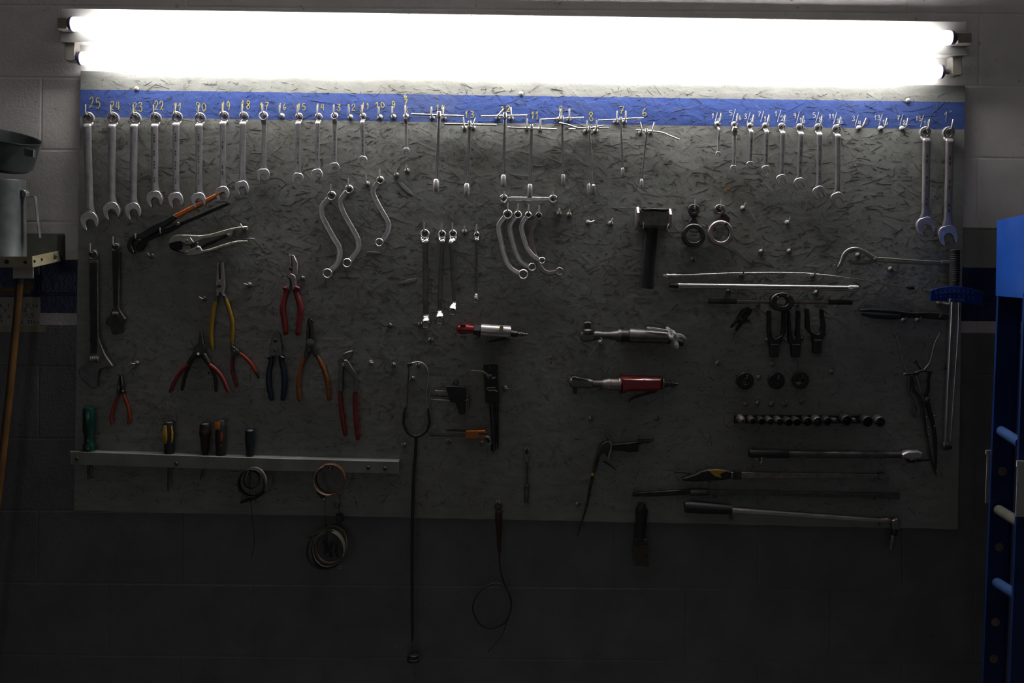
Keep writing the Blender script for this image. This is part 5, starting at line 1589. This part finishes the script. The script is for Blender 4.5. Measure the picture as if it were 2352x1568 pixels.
# dark side cutters lying level
t = T('side_cutters', 'dark teal-gripped pliers lying level on two hooks', 'pliers', 2080, 722, 12)
tube_part(t, 'grip', zJ([(1470, 535), (1560, 534), (1730, 546), (1790, 560)]), [6, 9, 9, 8], 'teal', 13, .8)
tube_part(t, 'grip', zJ([(1482, 560), (1570, 578), (1730, 586), (1790, 572)]), [6, 9, 9, 8], 'teal', 10, .8)
t.part('joint', G().prism(zJ([(1770, 548), (1900, 550), (1960, 545), (2110, 556), (2120, 580), (2080, 602), (1980, 596), (1900, 588), (1780, 588)]), 7, 17, 1.8), 'darker')
tube_part(t, 'edge_bar', zJ([(1725, 538), (1830, 552), (1925, 552)]), 2.2, 'mid', 17, .7)
rivet(t, *zJ([(2040, 575)])[0], 4.5, 16, 'mid')
for q in ((2075, 735, 0, 's'), (2107, 735, 12, 's')):
    hook(*q)

# brake shoe spreader with wires and straps
zL = z2(2000, 760, 4.3555)
t = T('brake_adjusting_pliers', 'dark brake pliers with two wire prongs forming a V', 'pliers', 2110, 860, 14)
tube_part(t, 'wire_prong', zL([(232, 5), (268, 85), (296, 190), (322, 310), (372, 430)]), [1.8, 3.2, 3.2, 3.4, 4], 'worn', 15, 1)
tube_part(t, 'wire_prong', zL([(692, 15), (640, 120), (612, 230), (588, 315), (525, 395)]), [1.8, 3.2, 3.2, 3.4, 4], 'worn', 15, 1)
tube_part(t, 'cross_bar', zL([(330, 432), (430, 425), (520, 395), (610, 408)]), 6, 'dark', 16, .9)
rivet(t, *zL([(337, 432)])[0], 3.4, 15, 'worn')
tube_part(t, 'spring_link', zL([(395, 440), (386, 560), (396, 640), (428, 690), (424, 730)]), 4, 'mid', 12, .8)
t.part('link_loop', G().ring(*zL([(440, 800)])[0], 6, 4, 9, 13, 26, 0, .6, ey=2.7), 'mid')
tube_part(t, 'strap', zL([(455, 445), (480, 520), (500, 600)]), [6, 7, 4], 'worn', 17, .3)
tube_part(t, 'arm', zL([(405, 450), (430, 590), (490, 665), (520, 800), (545, 980), (580, 1160), (620, 1340), (660, 1452)]), [7, 7, 8, 8, 6, 5, 4.5, 3], 'dark', 14, .8)
tube_part(t, 'arm', zL([(600, 410), (582, 480), (580, 590), (560, 650), (590, 800), (630, 960), (650, 1120), (655, 1390)]), [7, 6, 6, 9, 10, 9, 8, 4], 'darker', 12, .8)
rivet(t, *zL([(560, 680)])[0], 6, 18, 'mid')
for q in ((555, 860), (575, 965), (580, 1040), (635, 850), (635, 950)):
    rivet(t, *zL([q])[0], 2.6, 17, 'mid')
t.part('eyelet', G().ring(*zL([(447, 308)])[0], 5, 3, 12, 16, 20), 'darker')
tube_part(t, 'eyelet_stem', zL([(460, 325), (485, 360), (500, 385)]), 3, 'darker', 14, 1)
hook(2104, 858, 0, 's')

# ------------------------------------------------------------------ bars low on the right
zM = z2(1420, 1020, 3.36)
t = T('click_torque_wrench', 'black gripped torque wrench with a silver ratchet head', 'torque wrench', 1900, 1042, 14)
axis_tool(t, 'grip', *zM([(1008, 68)])[0], *zM([(1312, 76)])[0], [(0, 8), (.03, 9.6), (1, 9.6)], 'rubber', 15, 18)
axis_tool(t, 'tube', *zM([(1310, 76)])[0], *zM([(2185, 82)])[0], [(0, 8.6), (.3, 8.4), (1, 7.4)], 'mid', 15, 18)
t.part('ratchet_head', G().prism(zM([(2175, 70), (2225, 46), (2310, 46), (2340, 62), (2340, 96), (2312, 110), (2230, 110), (2178, 96)]), 6, 24, 3.5), 'chrome')
tube_part(t, 'drive', zM([(2240, 105), (2250, 135), (2420, 120)]), 5, 'darker', 10, .8)
hook(1741, 1056, 0, 'b')
hook(2097, 1058, 0, 's')
t = T('strap_wrench', 'flat strap wrench with a black and yellow handle', 'strap wrench', 1700, 1090, 12)
t.part('handle', G().prism(zM([(495, 258), (600, 222), (640, 200), (700, 188), (800, 188), (862, 205), (868, 262), (800, 272), (700, 276), (600, 284), (500, 280)]), 5, 19, 3), 'rubber')
t.part('yellow_panel', G().prism(zM([(690, 196), (760, 190), (830, 200), (780, 225), (795, 252), (745, 245), (712, 218)]), 17, 20.5, .8), 'yellowp')
t.part('flat_bar', G().prism(zM([(868, 214), (950, 214), (1980, 228), (2060, 224), (2064, 264), (1980, 262), (950, 262), (868, 256)]), 8, 14, 1.2), 'worn')
tube_part(t, 'tail', zM([(430, 222), (470, 215), (560, 222)]), 4, 'dark', 12, .6)
t.part('buckle', G().box(1684, 1702, 1080, 1100, 7, 17, 1.5), 'dark')
t.part('end_block', G().box(2016, 2034, 1085, 1100, 8, 18, 2), 'worn')
hook(2006, 1099, 0, 's')
hook(1630, 1102, 0, 's')
t = T('pry_bar', 'long slim file-like bar with a ferrule, between the two bars', 'bar', 1700, 1133, 10)
t.part('tang', G().prism(zM([(112, 372), (300, 362), (560, 346), (560, 388), (300, 402), (112, 402)]), 5, 12, 1.2), 'dark')
axis_tool(t, 'ferrule', *zM([(548, 368)])[0], *zM([(700, 368)])[0], [(0, 5), (.06, 8), (.85, 8), (1, 5)], 'mid', 11, 18)
t.part('blade', G().prism(zM([(690, 348), (1200, 362), (1900, 376), (2172, 378), (2172, 424), (1900, 414), (1200, 396), (690, 390)]), 6, 12, 1.2), 'mid')
hook(1642, 1136, 0, 's')
hook(2008, 1142, 20, 's')
t = T('breaker_bar', 'breaker bar with a black grip and sockets hanging off its end', 'breaker bar', 1800, 1170, 14)
t.part('grip', G().sweep([(*zM([(512, 482)])[0], 15), (*zM([(540, 482)])[0], 15), (*zM([(700, 492)])[0], 15), (*zM([(872, 504)])[0], 15)], [(12, 10), (13.6, 12), (12.4, 12), (11, 11)], 16, sq=.2), 'rubber')
axis_tool(t, 'bar', *zM([(868, 506)])[0], *zM([(2030, 586)])[0], [(0, 6), (1, 5)], 'chrome', 15, 16)
axis_tool(t, 'fork', *zM([(2020, 586)])[0], *zM([(2095, 590)])[0], [(0, 5), (.2, 6.5), (.5, 6), (.6, 7), (1, 6)], 'worn', 15, 16)
t.part('swivel_head', G().prism(zM([(2100, 580), (2130, 566), (2160, 575), (2168, 610), (2160, 655), (2110, 652)]), 7, 24, 3), 'worn')
rivet(t, *zM([(2137, 572)])[0], 3, 23, 'bright')
axis_tool(t, 'socket', *zM([(2134, 650)])[0], *zM([(2118, 700)])[0], [(0, 6), (.1, 7.5), (.9, 7.5), (1, 7)], 'dark', 15, 16)
axis_tool(t, 'socket', *zM([(2118, 690)])[0], *zM([(2100, 806)])[0], [(0, 6), (.05, 6.6), (.28, 6.6), (.3, 5.4), (.34, 6.6), (.55, 6.4), (.57, 5), (.62, 5), (.66, 4.6), (1, 4.4)], 'worn', 15, 14)
hook(1678, 1189, 0, 's')
hook(2018, 1202, 0, 's')

# ------------------------------------------------------------------ brush and cable
t = T('paint_brush', 'dark-handled brush hanging below the bars', 'brush', 1472, 1160, 12)
t.part('handle', G().sweep(cr([(*p, 12) for p in zH([(425, 384), (425, 420), (424, 480), (420, 540), (420, 575)])], 5), [(7, 5), (14.5, 7), (12.5, 7), (11, 6), (13.5, 6)], 14), 'darker')
t.part('ferrule', G().prism(zH([(392, 562), (450, 562), (454, 592), (388, 592)]), 6, 17, 1.5), 'dark')
t.part('bristles', G().prism(zH([(388, 590), (455, 590), (462, 700), (386, 696)]), 6, 17, 2), 'bristle')
hook(1474, 1163, 0, 's')
t = T('cable_probe', 'handled probe with a thin cable coiled in one loop', 'cable', 1145, 1160, 10)
t.part('hanging_eye', G().ring(1144.5, 1163, 9, 6, 8, 12, 24, 0, .8), 'dark')
tube_part(t, 'handle', zF([(708, 510), (708, 570), (710, 660), (713, 772)]), [15, 16, 12, 8], 'darkred', 11, .9)
tube_part(t, 'cable', zF([(713, 770), (716, 860), (738, 945), (778, 1040), (784, 1110), (745, 1195), (660, 1230), (590, 1200), (550, 1115), (572, 1030), (630, 972), (700, 952), (755, 985), (788, 1070), (760, 1180), (722, 1275), (640, 1372)]), [4, 3.6, 3.6, 3.6, 3.6, 3.6, 3.6, 3.6, 3.6, 3.6, 3.6, 3.6, 3, 2.4, 2.2, 2, 2], 'rubber', 10, 1, dl=.6)
hook(1144, 1154, 0, 's')
hook(928, 1022, 0, 's')

# ------------------------------------------------------------------ things beside the board, left
def quad_thick(t, name, pts, thick, m, parent=None, label=None):
    """sheet through four seen corners (x, y, depth) with a real thickness towards the wall / inside"""
    P = [W(*p) for p in pts]
    n_ = (P[1] - P[0]).cross(P[2] - P[0]).normalized() * thick
    v = P + [p + n_ for p in P]
    k = len(P)
    f = [tuple(range(k)), tuple(range(2 * k - 1, k - 1, -1))] + [(i, (i + 1) % k, k + (i + 1) % k, k + i) for i in range(k)]
    return wpart(name, v, f, m, parent or t.o, t.loc, label=label)


t = T('metal_shelf', 'small cream metal wall shelf with punched edges', 'shelf', 60, 600, 60)
quad_thick(t, 'tray', [(-120, 611, 140), (74, 611, 140), (142, 597, -12), (-60, 597, -12)], .0015, 'cream')
fl = quad_thick(t, 'front_lip', [(-120, 589, 140), (74, 589, 140), (75, 614, 140), (-120, 614, 140)], .002, 'cream')
quad_thick(t, 'side_lip', [(74, 589, 140), (143, 574, -12), (141, 599, -12), (75, 614, 140)], .002, 'cream')
quad_thick(t, 'back_plate', [(-60, 536, -13), (147, 536, -13), (147, 599, -13), (-60, 599, -13)], .002, 'railgrey')  # grey in place of cream: the plate's shadow put into its colour
quad_thick(t, 'end_bracket', [(132, 541, -13), (149, 538, -13), (150, 598, -13), (138, 600, -11), (131, 575, 12)], .003, 'dark')
for (x, y, rx, dd) in ((15, 601, 5, 141), (58, 602, 4, 141), (79, 600, 3, 134), (95, 596, 3.4, 96)):
    t.part('slot_hole', G().lathe((x, y, dd - 1), (x, y, dd + .4), [(0, rx), (1, rx)], 12), 'hole', d=dd)
t.part('bolt', G().lathe((126, 589, 28), (126, 589, 32), [(0, 6), (.6, 6), (1, 4)], 10), 'mid', d=28)
t.part('price_tag', G().box(29, 76, 612, 639, 128, 129, .2), 'paper', d=130)

t = T('oil_measure_can', 'tall galvanised measuring can with a strap handle on the shelf', 'can', 0, 592, 78)
CXN = 0.0
t.part('body', G().lathe((CXN, 413, 78), (CXN, 598, 78), [(0, 53), (.004, 55), (.02, 55), (.03, 54), (.97, 56), (.975, 58), (1, 58)], 40), 'galv', d=78)
t.part('handle_bracket', G().prism([(53, 436), (60, 436), (66, 444), (64, 453), (54, 453)], 74, 90, 1), 'galv', d=80)
t.part('handle', G().sweep(cr([(54, 452, 82), (70, 451.5, 82), (79, 452, 82), (82, 458, 82), (86, 500, 82), (92, 546, 82)], 5), [(1.2, 5.5)], 8, sq=.7), 'galv', d=82)

t = T('oil_pan', 'dented tin pan tipped over on top of the measuring can', 'pan', 10, 405, 80)
ax = Vector((math.sin(math.radians(15)), -math.cos(math.radians(15)), .16)).normalized()
ctr = Vector((9, 311, 82))
bot = ctr - ax * 76
wall_pr = [(0, 58), (.03, 64), (.1, 69), (.13, 73), (.96, 80), (.975, 82.5), (1, 82.5), (1, 80), (.97, 78.5), (.15, 70), (.1, 60), (.1, 2)]
t.part('bowl', G().lathe(bot, ctr, wall_pr, 44, caps=True), 'tin', d=82)
t.part('rim_clip', G().prism([(56, 339), (80, 344), (79, 362), (57, 358)], 128, 138, 1.5), 'tin', d=134)

t = T('broom_pole', 'varnished wooden pole leaning in the corner under the shelf', 'pole', -72, 1800, 60)
P = [(45, 640, 46), (38, 720, 46), (22, 900, 48), (2, 1090, 50), (-78, 1800, 62)]
t.part('shaft', G().sweep([Vector(p) for p in P], [(8.6, 8.6)], 14), 'wood', d=48)
t.part('cap', G().lathe((45.6, 634, 46), (44, 652, 46), [(0, 6), (.2, 9.2), (1, 9.4)], 16), 'rubber', d=48)

t = T('paper_note', 'handwritten oil quantity note taped to the wall', 'note', 45, 715, -14)
t.part('sheet', G().box(-60, 93, 682, 752, -15.2, -14.2, 0), 'paper', d=-15)
t.part('tape_strip', G().box(-60, 104, 748, 762, -15.2, -14.0, 0), 'tape', d=-15)
g = G()
scribble(g, 'A. 1', -1, 698, 8, 6, .8, -14.0)
scribble(g, '. 3Lts', 48, 697, 8, 6, .8, -14.0)
scribble(g, '. 7', -2, 710, 8, 6, .8, -14.0)
scribble(g, '-2 "', 48, 708, 8, 6, .8, -14.0)
scribble(g, 'D. 4', -1, 723, 8, 6, .8, -14.0)
scribble(g, '-1/2', 54, 720, 10, 6, .8, -14.0, adv=1.0)
scribble(g, 'T.', 1, 735, 8, 6, .8, -14.0)
scribble(g, 'as 3lts'.replace('l', '1'), 40, 735, 8, 6, .8, -14.0)
t.part('handwriting', g, 'blueink', d=-15)
t = T('paper_note', 'partly hidden older note with dark capitals above the oil note', 'note', 20, 675, -14)
t.part('sheet', G().box(-60, 32, 660, 682, -15.4, -14.6, 0), 'card', d=-15)
g = G()
scribble(g, 'OYO', -3, 670, 9, 8, .9, -14.4)
t.part('handwriting', g, 'blueink', d=-15)
t = T('card_scrap', 'scrap of brown card pinned beside the leaning pole', 'card', 60, 660, -14)
t.part('sheet', G().prism([(52, 646), (72, 648), (70, 674), (50, 672)], -15.2, -13.8, 0), 'card', d=-15)

# ------------------------------------------------------------------ blue ladder on the right
t = T('blue_stepladder', 'blue stepladder standing edge-on beside the board', 'ladder', 2300, 1790, 150)
cap_f = [(2290, 506, 120), (2287, 679, 120)]
quad_thick(t, 'top_cap', [(2290, 506, 120), (2372, 489, 290), (2366, 686, 290), (2287, 679, 120)], .06, 'blueframe')


def rail_seen(nm, x0, x1, y0, x2, x3, y2, d, fl_):
    """C-channel: web plus two flanges that come towards the room"""
    A, B_, C_, D_ = W(x0, y0, d), W(x1, y0, d), W(x3, y2, d), W(x2, y2, d)
    off = Vector((0, -fl_, 0))
    th = Vector((0.003, 0, 0))
    v = [A, B_, C_, D_, A + off, B_ + off, C_ + off, D_ + off, A + off + th, B_ + off - th, C_ + off - th, D_ + off + th,
         A + th, B_ - th, C_ - th, D_ + th]
    bk = Vector((0, .003, 0))
    v += [A + bk, B_ + bk, C_ + bk, D_ + bk]
    f = [(12, 13, 14, 15), (0, 4, 7, 3), (4, 8, 11, 7), (8, 12, 15, 11), (1, 2, 6, 5), (5, 6, 10, 9), (9, 10, 14, 13), (16, 19, 18, 17), (0, 3, 19, 16), (1, 17, 18, 2),
         (0, 16, 17, 1, 13, 12), (3, 15, 14, 2, 18, 19)]
    return wpart(nm, v, f, 'bluerail', t.o, t.loc)


rail_seen('far_rail', 2291, 2345, 672, 2247, 2299, 1785, 125, 0.006)
rail_seen('near_rail', 2351, 2425, 672, 2309, 2385, 1800, 270, 0.006)
for (x, y, x2, y2, m_) in ((2299, 989, 2345, 1018, 'bluerung'), (2293, 1170, 2345, 1202, 'creamrung'), (2289, 1337, 2338, 1368, 'bluerung')):
    A, B_ = W(x, y, 127), W(x2, y2, 262)
    ux = (B_ - A).normalized()
    s1 = ux.cross(Vector((0, 0, 1))).normalized()
    u1 = s1.cross(ux)
    v = []
    for p in (A, B_):
        for q in range(14):
            th = 2 * math.pi * q / 14
            v.append(p + (s1 * math.cos(th) + u1 * math.sin(th)) * .0135)
    f = [(q, (q + 1) % 14, 14 + (q + 1) % 14, 14 + q) for q in range(14)] + [tuple(range(13, -1, -1)), tuple(range(14, 28))]
    wpart('rung', v, f, m_, t.o, t.loc, True)
for (x, y) in ((2303, 1082), (2295, 1256), (2286, 1428), (2282, 1512)):
    t.part('rung_end', G().lathe((x, y, 125), (x, y, 128), [(0, 10), (.8, 10), (1, 8)], 16), 'tan', d=126)
t = T('white_tray', 'white sheet metal tray hooked through the stepladder', 'tray', 2350, 1120, 300)
quad_thick(t, 'front_panel', [(2337, 1062, 300), (2420, 1064, 300), (2420, 1190, 300), (2333, 1186, 300)], .0015, 'whitesheet')
quad_thick(t, 'rolled_edge', [(2336, 1058, 302), (2420, 1060, 302), (2420, 1074, 302), (2336, 1072, 302)], .004, 'whitesheet')
quad_thick(t, 'rear_panel', [(2268, 1036, 100), (2276, 1036, 100), (2271, 1156, 100), (2263, 1155, 100)], .002, 'whitesheet')
quad_thick(t, 'rear_edge', [(2265, 1034, 102), (2278, 1034, 102), (2278, 1044, 102), (2265, 1043, 102)], .004, 'whitesheet')
